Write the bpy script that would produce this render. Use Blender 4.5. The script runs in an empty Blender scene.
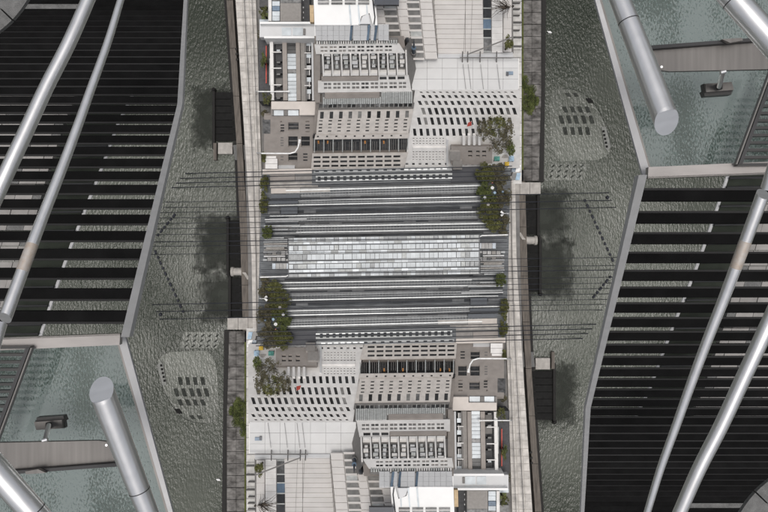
import bpy, math, random
from mathutils import Vector
random.seed(7)
C = bpy.context.scene.collection
H = 160.0          # camera height over the river (m)
F = 800.0          # focal length in photo pixels

# ------------------------------------------------------------------ camera, sky, sun, exposure
cam_d = bpy.data.cameras.new('camera'); cam = bpy.data.objects.new('camera', cam_d); C.objects.link(cam)
cam.location = (0, 0, H); cam.rotation_euler = (0, 0, 0)
cam_d.sensor_width = 36; cam_d.lens = 36 * F / 768; cam_d.clip_start = 0.1; cam_d.clip_end = 6000
bpy.context.scene.camera = cam
W = bpy.data.worlds.new('World'); bpy.context.scene.world = W; W.use_nodes = True
wn = W.node_tree.nodes; wl = W.node_tree.links
sky = wn.new('ShaderNodeTexSky'); sky.sky_type = 'NISHITA'; sky.sun_disc = False
SUN_EL, SUN_AZ = math.radians(88), math.radians(180)
sky.sun_elevation = SUN_EL; sky.sun_rotation = SUN_AZ
sky.air_density = 1.0; sky.dust_density = 6.0; sky.ozone_density = 0.6
hsv = wn.new('ShaderNodeHueSaturation'); hsv.inputs['Saturation'].default_value = 0.35      # thin even overcast
wl.new(sky.outputs[0], hsv.inputs['Color']); wl.new(hsv.outputs[0], wn['Background'].inputs[0]); wn['Background'].inputs[1].default_value = 0.12
sd = bpy.data.lights.new('sun', 'SUN'); sd.energy = 1.5; sd.angle = math.radians(15); sd.color = (1, 0.96, 0.92)
so = bpy.data.objects.new('sun', sd); C.objects.link(so); so.location = (0, 0, 200)
so.rotation_euler = (math.pi / 2 - SUN_EL, 0, math.pi - SUN_AZ)
vs = bpy.context.scene.view_settings
vs.view_transform = 'Standard'; vs.look = 'None'; vs.exposure = -0.16; vs.gamma = 1.0; vs.use_curve_mapping = False
bpy.context.scene.cycles.max_bounces = 6
bpy.context.scene.cycles.transparent_max_bounces = 12

# ------------------------------------------------------------------ materials
MATS = {}
def mat(name, col, rough=0.6, metal=0.0, var=0.15, scale=2.0, bump=0.0, bscale=None, col2=None, stretch=(1, 1, 1),
        rand=0.0, spec=0.5, ior=1.5, sharp=False):
    m = bpy.data.materials.new(name); m.use_nodes = True
    n, l = m.node_tree.nodes, m.node_tree.links
    b = n['Principled BSDF']; b.inputs['Roughness'].default_value = rough; b.inputs['Metallic'].default_value = metal
    b.inputs['Specular IOR Level'].default_value = spec; b.inputs['IOR'].default_value = ior
    tc = n.new('ShaderNodeTexCoord'); mp = n.new('ShaderNodeMapping'); mp.inputs['Scale'].default_value = stretch
    l.new(tc.outputs['Object'], mp.inputs[0])
    t = n.new('ShaderNodeTexNoise'); t.inputs['Scale'].default_value = scale; t.inputs['Detail'].default_value = 6
    l.new(mp.outputs[0], t.inputs['Vector'])
    r = n.new('ShaderNodeValToRGB')
    c1 = [max(0, c * (1 - var)) for c in col]; c2 = [c * (1 + var) for c in col] if col2 is None else col2
    lo, hi = (0.45, 0.55) if sharp else (0.3, 0.7)
    r.color_ramp.elements[0].position = lo; r.color_ramp.elements[1].position = hi
    r.color_ramp.elements[0].color = (*c1, 1); r.color_ramp.elements[1].color = (*c2, 1)
    l.new(t.outputs['Fac'], r.inputs[0]); out = r.outputs[0]
    if rand:
        oi = n.new('ShaderNodeObjectInfo'); mr = n.new('ShaderNodeMapRange')
        mr.inputs['To Min'].default_value = 1 - rand; mr.inputs['To Max'].default_value = 1 + rand
        l.new(oi.outputs['Random'], mr.inputs['Value'])
        hs = n.new('ShaderNodeHueSaturation'); l.new(mr.outputs[0], hs.inputs['Value']); l.new(out, hs.inputs['Color']); out = hs.outputs[0]
    l.new(out, b.inputs['Base Color'])
    if bump:
        t2 = n.new('ShaderNodeTexNoise'); t2.inputs['Scale'].default_value = bscale or scale * 4; t2.inputs['Detail'].default_value = 5
        l.new(mp.outputs[0], t2.inputs['Vector'])
        bp = n.new('ShaderNodeBump'); bp.inputs['Strength'].default_value = bump; bp.inputs['Distance'].default_value = 0.1
        l.new(t2.outputs['Fac'], bp.inputs['Height']); l.new(bp.outputs[0], b.inputs['Normal'])
    MATS[name] = m
    return m

mat('louvre_black', (0.006, 0.006, 0.0062), 0.7, var=0.3, scale=3, rand=0.25, spec=0.05)
mat('louvre_highlight', (0.016, 0.016, 0.0165), 0.6, spec=0.2)
mat('edge_paint', (0.42, 0.42, 0.425), 0.5, var=0.08, scale=6)
mat('steel', (0.80, 0.80, 0.805), 0.30, 0.85, var=0.07, scale=5, stretch=(1, 1, 4))
mat('steel_brown', (0.15, 0.143, 0.137), 0.36, 0.7, var=0.14, scale=3, stretch=(6, 0.3, 1))
mat('steel_bar', (0.34, 0.32, 0.31), 0.5, 0.2, var=0.08, scale=3, stretch=(1, 6, 1))
mat('rust_sleeve', (0.56, 0.54, 0.52), 0.5, 0.4, var=0.1, scale=14, col2=(0.44, 0.36, 0.29))
mat('dark_metal', (0.03, 0.03, 0.032), 0.5, 0.3)
mat('lamp_black', (0.02, 0.02, 0.02), 0.35)
mat('concrete', (0.13, 0.13, 0.128), 0.85, var=0.25, scale=9, bump=0.3)
mat('tile_pale', (0.24, 0.23, 0.22), 0.7, var=0.12, scale=3, rand=0.12)
mat('promenade', (0.50, 0.475, 0.445), 0.75, var=0.25, scale=0.7, rand=0.08)
mat('joint', (0.40, 0.38, 0.35), 0.85)
mat('quay_brown', (0.115, 0.10, 0.086), 0.85, var=0.35, scale=0.8, bump=0.3, stretch=(3, 0.5, 1))
mat('quay_black', (0.012, 0.011, 0.010), 0.8, var=0.3)
mat('quay_weathered', (0.10, 0.093, 0.085), 0.9, var=0.6, scale=0.7, bump=0.4, col2=(0.215, 0.205, 0.195), stretch=(1, 1.6, 1), rand=0.12)
mat('parapet', (0.52, 0.51, 0.49), 0.75, var=0.2, scale=1.0, rand=0.1)
mat('moss', (0.075, 0.085, 0.02), 0.9, var=0.4, scale=2)
mat('reflection_black', (0.005, 0.005, 0.0048), 0.7, var=0.5, scale=1.5, rand=0.3, spec=0.2)
mat('dock_green', (0.022, 0.026, 0.02), 0.8, var=0.4, scale=0.8, spec=0.2)
mat('pale_block', (0.36, 0.34, 0.315), 0.8, var=0.2, scale=1.2)
mat('city_ground', (0.17, 0.165, 0.16), 0.9, var=0.25, scale=0.6)
mat('ballast', (0.135, 0.143, 0.15), 0.95, var=0.4, scale=1.6, stretch=(0.25, 3, 1), bump=0.4)
mat('ballast_dark', (0.05, 0.054, 0.059), 0.95, var=0.5, scale=1.2, stretch=(0.3, 2, 1))
mat('rail_bright', (0.62, 0.64, 0.64), 0.45, 0.2, var=0.12, scale=1.5)
mat('rail_dim', (0.25, 0.26, 0.265), 0.5, 0.2, var=0.2, scale=1.5)
mat('sleeper', (0.17, 0.175, 0.18), 0.9)
mat('cable', (0.02, 0.022, 0.03), 0.5, 0.2)
mat('canopy_pane', (0.47, 0.505, 0.525), 0.4, var=0.10, scale=0.8, rand=0.10)
mat('canopy_bar', (0.15, 0.155, 0.16), 0.6)
mat('beige', (0.60, 0.562, 0.525), 0.8, var=0.12, scale=1.0, rand=0.02)
mat('beige_brown', (0.30, 0.272, 0.25), 0.8, var=0.1, scale=0.8)
mat('beige_light', (0.56, 0.515, 0.475), 0.8, var=0.06, scale=0.8)
mat('hotel_side', (0.18, 0.173, 0.166), 0.8, var=0.1)  # darkened to carry the shade of the beige block's side
mat('white_wall', (0.72, 0.705, 0.685), 0.75, var=0.09, scale=0.9)
mat('white_roof', (0.80, 0.80, 0.79), 0.7, var=0.03, scale=0.5)
mat('grey_panel', (0.58, 0.585, 0.59), 0.7, var=0.04, scale=0.6, rand=0.03)
mat('panel_beige', (0.64, 0.615, 0.59), 0.75, var=0.05, scale=0.5, rand=0.035)
mat('roof_grey', (0.56, 0.56, 0.555), 0.8, var=0.04, scale=0.5, rand=0.03)
mat('roof_brown', (0.27, 0.255, 0.24), 0.85, var=0.1)
mat('tan', (0.48, 0.36, 0.22), 0.8)
mat('asphalt', (0.075, 0.075, 0.078), 0.95, var=0.2)
mat('pane_dark', (0.035, 0.036, 0.038), 0.25, var=0.4, scale=1.3, rand=0.6)
mat('pane_mixed', (0.10, 0.10, 0.10), 0.3, var=0.6, scale=1.6, rand=0.7)
mat('pane_grey', (0.19, 0.187, 0.18), 0.3, var=0.25, scale=1.2, rand=0.3)
mat('pane_blue', (0.12, 0.17, 0.23), 0.2, var=0.2, rand=0.3)
mat('pane_navy', (0.02, 0.026, 0.04), 0.3)
mat('pane_sky', (0.50, 0.545, 0.575), 0.3, var=0.15, scale=0.8, rand=0.15)
mat('louvre_pale', (0.47, 0.485, 0.475), 0.6, rand=0.06)
mat('glow_orange', (0.5, 0.22, 0.06), 0.6)
mat('red', (0.45, 0.07, 0.05), 0.6)
mat('yellow', (0.62, 0.42, 0.06), 0.6)
mat('teal', (0.10, 0.30, 0.26), 0.6)
mat('awning_blue', (0.33, 0.46, 0.58), 0.6)
mat('white_paint', (0.78, 0.78, 0.77), 0.5)
mat('bark', (0.07, 0.055, 0.042), 0.9, var=0.3, scale=5)
mat('spire_slate', (0.035, 0.045, 0.06), 0.5)
mat('leaf_olive', (0.07, 0.08, 0.02), 0.7, var=0.5, scale=1.4, col2=(0.17, 0.172, 0.058))
mat('leaf_green', (0.045, 0.065, 0.016), 0.7, var=0.5, scale=1.4, col2=(0.14, 0.165, 0.05))
mat('leaf_brown', (0.085, 0.078, 0.04), 0.7, var=0.4, scale=1.4, col2=(0.155, 0.14, 0.085))
mat('reflection_grey', (0.115, 0.12, 0.11), 0.4, var=0.3, scale=2)
mat('reflection_pale', (0.185, 0.19, 0.178), 0.25, var=0.3, scale=2.2, stretch=(2.2, 0.5, 1), bump=0.3)
mat('dark_mark', (0.036, 0.039, 0.035), 0.8, var=0.4, scale=2, spec=0.1)

def water_material(name, dark, light, wave):
    m = bpy.data.materials.new(name); m.use_nodes = True
    n, l = m.node_tree.nodes, m.node_tree.links; b = n['Principled BSDF']
    tc = n.new('ShaderNodeTexCoord')
    mp = n.new('ShaderNodeMapping'); mp.inputs['Scale'].default_value = (1.4, 0.55, 1); l.new(tc.outputs['Object'], mp.inputs[0])
    a = n.new('ShaderNodeTexNoise'); a.inputs['Scale'].default_value = 0.032; a.inputs['Detail'].default_value = 3
    l.new(tc.outputs['Object'], a.inputs['Vector'])
    ra = n.new('ShaderNodeValToRGB'); ra.color_ramp.elements[0].position = 0.36; ra.color_ramp.elements[1].position = 0.64
    ra.color_ramp.elements[0].color = (*dark, 1); ra.color_ramp.elements[1].color = (*light, 1)
    l.new(a.outputs['Fac'], ra.inputs[0]); l.new(ra.outputs[0], b.inputs['Base Color'])
    f = n.new('ShaderNodeTexNoise'); f.inputs['Scale'].default_value = 1.9; f.inputs['Detail'].default_value = 3; f.inputs['Roughness'].default_value = 0.55
    l.new(mp.outputs[0], f.inputs['Vector'])
    g = n.new('ShaderNodeTexNoise'); g.inputs['Scale'].default_value = 0.05; g.inputs['Detail'].default_value = 2      # calmer and rougher reaches
    mg = n.new('ShaderNodeMapping'); mg.inputs['Location'].default_value = (31, 17, 0); l.new(tc.outputs['Object'], mg.inputs[0]); l.new(mg.outputs[0], g.inputs['Vector'])
    mr = n.new('ShaderNodeMapRange'); mr.inputs['From Min'].default_value = 0.3; mr.inputs['From Max'].default_value = 0.7
    mr.inputs['To Min'].default_value = 0.25 * wave; mr.inputs['To Max'].default_value = 1.7 * wave; l.new(g.outputs['Fac'], mr.inputs[0])
    b.inputs['Roughness'].default_value = 0.22; b.inputs['IOR'].default_value = 1.37
    bp = n.new('ShaderNodeBump'); bp.inputs['Strength'].default_value = 1.0
    l.new(mr.outputs[0], bp.inputs['Distance']); l.new(f.outputs['Fac'], bp.inputs['Height']); l.new(bp.outputs[0], b.inputs['Normal'])
    MATS[name] = m
water_material('river_water', (0.018, 0.024, 0.015), (0.075, 0.083, 0.067), 0.16)
water_material('pale_water', (0.05, 0.056, 0.045), (0.11, 0.118, 0.10), 0.16)  # lighter water for the reflected building and under the slanted slats

def glass_material(name, tint, wet, base):
    m = bpy.data.materials.new(name); m.use_nodes = True
    n, l = m.node_tree.nodes, m.node_tree.links
    n.remove(n['Principled BSDF']); out = n['Material Output']
    tr = n.new('ShaderNodeBsdfTransparent'); tr.inputs[0].default_value = (*tint, 1)
    film = n.new('ShaderNodeBsdfDiffuse'); film.inputs[0].default_value = (0.29, 0.335, 0.33, 1)
    gl = n.new('ShaderNodeBsdfGlossy'); gl.inputs['Roughness'].default_value = 0.05
    tc = n.new('ShaderNodeTexCoord'); mp = n.new('ShaderNodeMapping')
    mp.inputs['Scale'].default_value = (1.5, 0.8, 1); mp.inputs['Rotation'].default_value = (0, 0, 0.5)
    l.new(tc.outputs['Object'], mp.inputs[0])
    big = n.new('ShaderNodeTexNoise'); big.inputs['Scale'].default_value = 0.9; big.inputs['Detail'].default_value = 2; l.new(mp.outputs[0], big.inputs['Vector'])
    fine = n.new('ShaderNodeTexNoise'); fine.inputs['Scale'].default_value = 34; fine.inputs['Detail'].default_value = 4; l.new(mp.outputs[0], fine.inputs['Vector'])
    add = n.new('ShaderNodeMath'); add.operation = 'MULTIPLY_ADD'; add.inputs[1].default_value = 1.0
    l.new(big.outputs['Fac'], add.inputs[0]); l.new(fine.outputs['Fac'], add.inputs[2])
    mr = n.new('ShaderNodeMapRange'); mr.inputs['From Min'].default_value = 1.0; mr.inputs['From Max'].default_value = 1.12
    mr.inputs['To Min'].default_value = base; mr.inputs['To Max'].default_value = wet; l.new(add.outputs[0], mr.inputs[0])
    m1 = n.new('ShaderNodeMixShader'); l.new(mr.outputs[0], m1.inputs[0]); l.new(tr.outputs[0], m1.inputs[1]); l.new(film.outputs[0], m1.inputs[2])
    fr = n.new('ShaderNodeFresnel'); fr.inputs[0].default_value = 1.5
    m2 = n.new('ShaderNodeMixShader'); l.new(fr.outputs[0], m2.inputs[0]); l.new(m1.outputs[0], m2.inputs[1]); l.new(gl.outputs[0], m2.inputs[2])
    l.new(m2.outputs[0], out.inputs[0]); MATS[name] = m
glass_material('wet_glass', (0.66, 0.74, 0.73), 0.08, 0.50)

def reflection_material():  # dark reflection of the quay wall put into a fading sheet
    m = bpy.data.materials.new('weed'); m.use_nodes = True  # carries the soft dark quay wall reflection
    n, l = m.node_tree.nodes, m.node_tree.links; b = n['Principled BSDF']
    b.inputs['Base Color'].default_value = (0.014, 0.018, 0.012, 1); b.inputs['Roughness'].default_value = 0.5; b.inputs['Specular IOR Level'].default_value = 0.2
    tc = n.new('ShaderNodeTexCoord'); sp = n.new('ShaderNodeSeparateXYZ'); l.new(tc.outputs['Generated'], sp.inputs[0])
    def edge(sock):          # 0 at the rim of the sheet, 1 at its middle
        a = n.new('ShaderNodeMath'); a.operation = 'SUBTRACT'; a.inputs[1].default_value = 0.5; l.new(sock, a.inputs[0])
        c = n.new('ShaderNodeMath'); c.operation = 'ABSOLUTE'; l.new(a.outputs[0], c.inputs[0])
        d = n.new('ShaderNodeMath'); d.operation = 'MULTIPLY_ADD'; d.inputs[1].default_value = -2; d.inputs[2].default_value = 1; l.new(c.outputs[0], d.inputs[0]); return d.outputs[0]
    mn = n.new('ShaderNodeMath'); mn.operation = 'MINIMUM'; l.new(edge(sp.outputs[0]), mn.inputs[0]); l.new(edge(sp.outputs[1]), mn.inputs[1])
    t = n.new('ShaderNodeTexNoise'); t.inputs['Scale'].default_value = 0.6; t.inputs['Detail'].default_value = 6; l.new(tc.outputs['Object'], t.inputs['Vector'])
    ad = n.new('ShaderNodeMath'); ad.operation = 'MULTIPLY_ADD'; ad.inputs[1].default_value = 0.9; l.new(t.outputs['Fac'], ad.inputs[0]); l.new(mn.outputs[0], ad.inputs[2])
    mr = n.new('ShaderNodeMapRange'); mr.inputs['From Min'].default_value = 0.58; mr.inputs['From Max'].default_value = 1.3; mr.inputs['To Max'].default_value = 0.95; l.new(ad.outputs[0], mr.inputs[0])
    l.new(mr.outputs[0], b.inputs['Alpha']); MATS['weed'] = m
reflection_material()

# ------------------------------------------------------------------ geometry helpers
def I(px, py, z):
    d = (H - z) / F
    return Vector(((px - 384) * d, (256 - py) * d, z))

class Flat:
    def __init__(s, z): s.z = z; s.n = Vector((0, 0, 1))
    def pt(s, x, y, off=0): return I(x, y, s.z) + s.n * off

class Raked:
    """a plane rising outwards: level lines run along X; (py, z) of its foot and of its top"""
    def __init__(s, pyb, zb, pyt, zt):
        s.yb, s.zb = (256 - pyb) * (H - zb) / F, zb
        yt = (256 - pyt) * (H - zt) / F
        s.m = (zt - zb) / (yt - s.yb)
        s.n = Vector((0, -s.m, 1)).normalized()
        if s.n.z < 0: s.n = -s.n
    def pt(s, x, y, off=0):
        k = (256 - y) / F
        d = (H - s.zb + s.yb * s.m) / (1 + k * s.m)
        return Vector(((x - 384) / F * d, k * d, H - d)) + s.n * off

class MB:
    def __init__(s): s.v = []; s.f = []
    def quad(s, *p):
        i = len(s.v); s.v += [Vector(q) for q in p]; s.f.append(tuple(range(i, i + len(p))))
    def prism(s, top, bot):
        n = len(top); i = len(s.v); s.v += [Vector(q) for q in top] + [Vector(q) for q in bot]
        s.f.append(tuple(range(i, i + n))); s.f.append(tuple(reversed(range(i + n, i + 2 * n))))
        for k in range(n):
            j = (k + 1) % n; s.f.append((i + k, i + n + k, i + n + j, i + j))
    def pl(s, plane, poly, o0, o1):
        s.prism([plane.pt(x, y, o1) for x, y in poly], [plane.pt(x, y, o0) for x, y in poly])
    def rect(s, plane, x0, y0, x1, y1, o0, o1, tilt=0, slant=0):
        s.pl(plane, [(x0, y0), (x1, y0 + tilt * (x1 - x0)), (x1 + slant, y1 + tilt * (x1 - x0)), (x0 + slant, y1)], o0, o1)
    def drop(s, pts, zb):
        s.prism(pts, [Vector((p.x, p.y, zb)) for p in pts])
    def tube(s, pts, rad, n=12, cap=True, cut=None):
        rings = []; ref = None
        for k, p in enumerate(pts):
            a = pts[max(0, k - 1)]; b = pts[min(len(pts) - 1, k + 1)]
            t = (b - a).normalized()
            if ref is None: ref = t.orthogonal().normalized()
            u = (ref - t * ref.dot(t)).normalized(); ref = u; w = t.cross(u)
            r = rad[k] if isinstance(rad, (list, tuple)) else rad
            i = len(s.v)
            for q in range(n):
                an = 2 * math.pi * q / n
                o = (u * math.cos(an) + w * math.sin(an)) * r
                if cut is not None and k == len(pts) - 1: o = o - t * (o.dot(cut) / t.dot(cut))
                s.v.append(p + o)
            rings.append(i)
        for a, b in zip(rings, rings[1:]):
            for q in range(n):
                j = (q + 1) % n; s.f.append((a + q, a + j, b + j, b + q))
        if cap:
            s.f.append(tuple(reversed(range(rings[0], rings[0] + n)))); s.f.append(tuple(range(rings[-1], rings[-1] + n)))
    def cone(s, base, top, r, n=8):
        s.tube([base, base.lerp(top, 0.99), top], [r, r * 0.06, 0.01], n)
    def build(s, name, material, parent=None, smooth=False, bevel=0):
        root = parent
        while root is not None and root.parent is not None: root = root.parent
        off = root.location if root is not None else Vector((0, 0, 0))
        me = bpy.data.meshes.new(name)
        me.from_pydata([v - off for v in s.v], [], s.f); me.validate(); 
        import bmesh
        bm = bmesh.new(); bm.from_mesh(me); bmesh.ops.recalc_face_normals(bm, faces=bm.faces)
        if smooth:
            for e in bm.edges: e.smooth = not (len(e.link_faces) == 2 and e.calc_face_angle(0) > 0.7)
            for fc in bm.faces: fc.smooth = True
        bm.to_mesh(me); bm.free()
        me.materials.append(MATS[material])
        o = bpy.data.objects.new(name, me); C.objects.link(o); o.parent = parent
        if bevel:
            md = o.modifiers.new('bevel', 'BEVEL'); md.width = bevel; md.segments = 1
        return o

PAIRS = []        # things whose twin stands turned half a circle round the middle of the yard
QUAD = {'UL': ('upper left', 'lower right'), 'UR': ('upper right', 'lower left'), 'U': ('upper', 'lower'),
        'L': ('left', 'right'), 'R': ('right', 'left'), 'T': ('top', 'bottom')}
def fill(label, twin):
    for k, v in QUAD.items(): label = label.replace('@' + k + '@', v[1 if twin else 0])
    return label
def thing(name, label, cat, base, group=None, pair=True):
    o = bpy.data.objects.new(name, None); C.objects.link(o); o.location = base; o.empty_display_size = 0.2
    o['label'] = label; o['category'] = cat
    if group: o['group'] = group
    if pair: PAIRS.append(o)
    else: o['label'] = fill(label, False)
    return o
def struct(o, pair=True):
    o['kind'] = 'structure'
    if pair: PAIRS.append(o)
    return o
def copy_tree(o, parent=None):
    c = o.copy(); C.objects.link(c); c.parent = parent
    for ch in list(o.children): copy_tree(ch, c)
    return c
def one(plane, name, material, parent, x0, y0, x1, y1, o0, o1, tilt=0, slant=0, bevel=0):
    m = MB(); m.rect(plane, x0, y0, x1, y1, o0, o1, tilt, slant); return m.build(name, material, parent, bevel=bevel)
def polyp(plane, name, material, parent, poly, o0, o1):
    m = MB(); m.pl(plane, poly, o0, o1); return m.build(name, material, parent)

def facade(root, plane, corners, rows, wall, pane, off=0.0, depth=0.3, tilt=0.0, wname='window', body=True, zb=2.0, frame=None):
    """wall sheet with real openings; rows = [(y0, y1, [(x0, x1)...], slant)]; every pane is its own part"""
    (ax, ay), (bx, by), (cx, cy), (dx, dy) = corners           # TL TR BR BL
    xl = lambda y: ax + (dx - ax) * (y - ay) / (dy - ay)
    xr = lambda y: bx + (cx - bx) * (y - by) / (cy - by)
    P = lambda x, y, o=0: plane.pt(x, y + tilt * (x - ax), off + o)
    m = MB(); y = ay
    for (y0, y1, wins, sl) in rows:
        if y0 > y: m.quad(P(xl(y), y), P(xr(y), y), P(xr(y0), y0), P(xl(y0), y0))
        e0 = xl(y0); e1 = xl(y1)
        for (x0, x1) in wins:
            m.quad(P(e0, y0), P(x0, y0), P(x0 + sl, y1), P(e1, y1))
            q = [(x0, y0), (x1, y0), (x1 + sl, y1), (x0 + sl, y1)]
            for k in range(4):
                a, b = q[k], q[(k + 1) % 4]
                m.quad(P(*a), P(*b), P(*b, -depth), P(*a, -depth))
            w = MB(); w.prism([P(*a, -depth + 0.02) for a in q], [P(*a, -depth - 0.05) for a in q])
            wo = w.build(wname, pane if isinstance(pane, str) else random.choice(pane), root)
            if frame:
                f = MB(); xm = (x0 + x1) / 2; t = 0.35
                f.prism([P(xm - t, y0, -depth + 0.1), P(xm + t, y0, -depth + 0.1), P(xm + t + sl, y1, -depth + 0.1), P(xm - t + sl, y1, -depth + 0.1)],
                        [P(xm - t, y0, -depth + 0.021), P(xm + t, y0, -depth + 0.021), P(xm + t + sl, y1, -depth + 0.021), P(xm - t + sl, y1, -depth + 0.021)])
                f.build('mullion', frame, wo)
            e0 = x1; e1 = x1 + sl
        m.quad(P(e0, y0), P(xr(y0), y0), P(xr(y1), y1), P(e1, y1)); y = y1
    if dy > y: m.quad(P(xl(y), y), P(xr(y), y), P(xr(dy), dy), P(xl(dy), dy))
    m.build('wall', wall, root)
    if body:
        b = MB(); b.drop([P(x, yy, -depth - 0.08) for x, yy in [(ax, ay), (bx, by), (cx, cy), (dx, dy)]], zb); b.build('core', wall, root)

# ------------------------------------------------------------------ the river, quays and grounds
m = MB(); m.quad((-1500, -1500, 0), (1500, -1500, 0), (1500, 1500, 0), (-1500, 1500, 0))
struct(m.build('river', 'river_water'), False)
m = MB()
m.drop([I(x, y, 2.2) for x, y in [(236, -120), (516, -120), (520, 256), (532, 632), (252, 632), (248, 256)]], -1)
struct(m.build('city_ground', 'city_ground'), False)
m = MB()
m.drop([I(x, y, 4.8) for x, y in [(262, 169), (511, 166), (506, 343), (257, 346)]], 1)
struct(m.build('track_bed', 'ballast'), False)

# pale promenade along the left bank, slab by slab
def lerp_tab(tab, y):
    for (y0, v0), (y1, v1) in zip(tab, tab[1:]):
        if y <= y1: return v0 + (v1 - v0) * (y - y0) / (y1 - y0)
    return tab[-1][1]
PL = [(-60, 231), (0, 235.5), (168, 246.5), (256, 251.5), (345, 253)]
PR = [(-60, 254), (0, 256), (168, 261.5), (256, 262), (345, 262.5)]
m = MB(); z = 2.9
ys = [-60, 0, 60, 120, 168, 215, 256, 300, 332]
m.drop([I(lerp_tab(PL, y), y, z) for y in ys] + [I(lerp_tab(PR, y), y, z) for y in reversed(ys)], 1)
prom = struct(m.build('promenade', 'joint'))
y = -58.0
while y < 331:
    h = 7.6
    a0, b0, a1, b1 = lerp_tab(PL, y), lerp_tab(PR, y), lerp_tab(PL, y + h), lerp_tab(PR, y + h)
    cols = 3 if b0 - a0 > 13 else 2
    for k in range(cols):
        f0, f1 = k / cols, (k + 1) / cols
        g = 0.25; h0 = random.uniform(0.06, 0.10)
        q = [(a0 + (b0 - a0) * f0 + g, y + g), (a0 + (b0 - a0) * f1 - g, y + g), (a1 + (b1 - a1) * f1 - g, y + h - g), (a1 + (b1 - a1) * f0 + g, y + h - g)]
        polyp(Flat(z), 'paving_slab', 'promenade', prom, q, 0.01, h0)
    y += h
# promenade kerb and brown quay wall below it
t = thing('quay_wall', 'brown stained concrete quay wall below the pale promenade on the @L@ bank', 'wall', I(238, 70, 0))
QL = [(-60, 222), (0, 226.5), (143, 236.5), (168, 237.5), (256, 241), (335, 243)]
for y0, y1 in [(-60, 0), (0, 48), (48, 96), (96, 143.5), (143.5, 190), (190, 236), (236, 285), (285, 331)]:
    g = 0.2
    polyp(Flat(2.1), 'wall_block', 'quay_brown', t, [(lerp_tab(QL, y0), y0 + g), (lerp_tab(PL, y0) - 2.6, y0 + g), (lerp_tab(PL, y1) - 2.6, y1 - g), (lerp_tab(QL, y1), y1 - g)], -2.3, random.uniform(0, 0.05))
m = MB(); m.drop([I(lerp_tab(QL, y) - 2.5, y, 0.5) for y in ys] + [I(lerp_tab(PL, y) - 0.3, y, 0.5) for y in reversed(ys)], -1); m.build('footing', 'quay_black', t)
for (x, y) in [(236.2, 49), (236.6, 54), (237, 59.5)]:
    one(Flat(2.16), 'drain_hole', 'quay_black', t, x - 1, y - 1, x + 1, y + 1, 0, 0.12)

t = thing('promenade_railing', 'thin grey double railing running along the @L@ promenade', 'railing', I(250, 120, 3))
for f, r_ in ((0.42, 0.07), (0.80, 0.05)):
    m = MB(); m.tube([I(lerp_tab(PL, y) + (lerp_tab(PR, y) - lerp_tab(PL, y)) * f, y, 4.0) for y in ys], r_, 6); m.build('rail', 'hotel_side', t)
    for k in range(24):
        y = -52 + 16.2 * k; x = lerp_tab(PL, y) + (lerp_tab(PR, y) - lerp_tab(PL, y)) * f
        m = MB(); m.tube([I(x, y, 2.9), Vector((I(x, y, 4.0).x, I(x, y, 4.0).y, 4.0))], r_ * 0.9, 6); m.build('post', 'hotel_side', t)

# weathered quay on the right bank with its white parapet
t = thing('weathered_quay', 'weathered dark stone quay with moss beside the @UR@ river', 'quay', I(532, 80, 0))
y = -60.0
while y < 181:
    h = 12.05
    xr_ = 541 - 2.5 * max(0, (y - 90) / 90)
    for (a, b) in ((523.2, 531.6), (531.9, xr_)):
        one(Flat(2.0), 'stone', 'quay_weathered', t, a, y + 0.25, b, y + h - 0.25, -2.4, random.uniform(0, 0.12))
    y += h
one(Flat(0.5), 'footing', 'quay_black', t, 539, -60, 546.5, 182, -1.4, 0.4, slant=-3)
one(Flat(2.0), 'moss_strip', 'moss', t, 521.8, -60, 523.3, 170, 0.05, 0.3)
t = thing('parapet_wall', 'low white parapet wall along the @UR@ quay edge', 'wall', I(517, 80, 2))
y = -60.0
while y < 178:
    one(Flat(3.0), 'coping', 'parapet', t, 513 + max(0, (y - 100)) * 0.0, y + 0.2, 521.6, y + 12.0, -1, random.uniform(0, 0.08)); y += 12.2
t = thing('landing_block', 'pale concrete landing block at the end of the @UR@ quay', 'block', I(527, 188, 2))
for a, b in ((511.5, 519.7), (520, 529.7), (530, 540.5)): one(Flat(2.6), 'slab', 'pale_block', t, a, 182.5, b, 194, -2.6, random.uniform(0, 0.06))
for k in range(4):
    one(Flat(3.4), 'striped_panel', ['pane_blue', 'white_paint', 'pane_dark', 'awning_blue'][k], t, 512.5 + (k % 2) * 4.3, 165 + 8 * (k // 2), 516.5 + (k % 2) * 4.3, 172 + 8 * (k // 2), 0, 0.1, slant=-1.5)

# dark quay wall reflections, shaped as flat planks, on the left bank
def dock(label, x0, y0, x1, y1, post, z=0.5):
    t = thing('quay_reflection', label, 'dock', I((x0 + x1) / 2, (y0 + y1) / 2, 0), 'mooring docks')  # dark quay wall reflection on the water, shaped as planks
    n = max(3, int((y1 - y0) / 7)); h = (y1 - y0) / n
    for k in range(n): one(Flat(z), 'reflection_strip', 'reflection_black', t, post + 2, y0 + k * h + 0.2, x1, y0 + (k + 1) * h - 0.2, -0.6, random.uniform(0, 0.08))
    w = one(Flat(0.03), 'soft_reflection', 'weed', None, x0 - 20, y0 - 14, x1 + 14, y1 + 15, 0.0, 0.02)  # dark sheet standing for the soft quay wall reflection on the water
    w['label'] = fill(label, False).replace('black timber mooring dock', 'soft reflection around the dock'); w['category'] = 'weed'; w['kind'] = 'stuff'
    w['label'] = label.replace('black timber mooring dock', 'soft reflection round the dock'); PAIRS.append(w)
    m = MB(); m.tube([I(post + 0.8, y0 - 3, 0.9), I(post + 0.8, y1 + 8, 0.9)], 0.3, 8); m.build('fender_beam', 'quay_black', t, True)
    m = MB(); m.cone(I(post + 0.8, y0 - 2, 0.2), I(post + 0.8, y0 - 2, 1.8), 0.5); m.build('post', 'quay_black', t, True)
    return t
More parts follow.
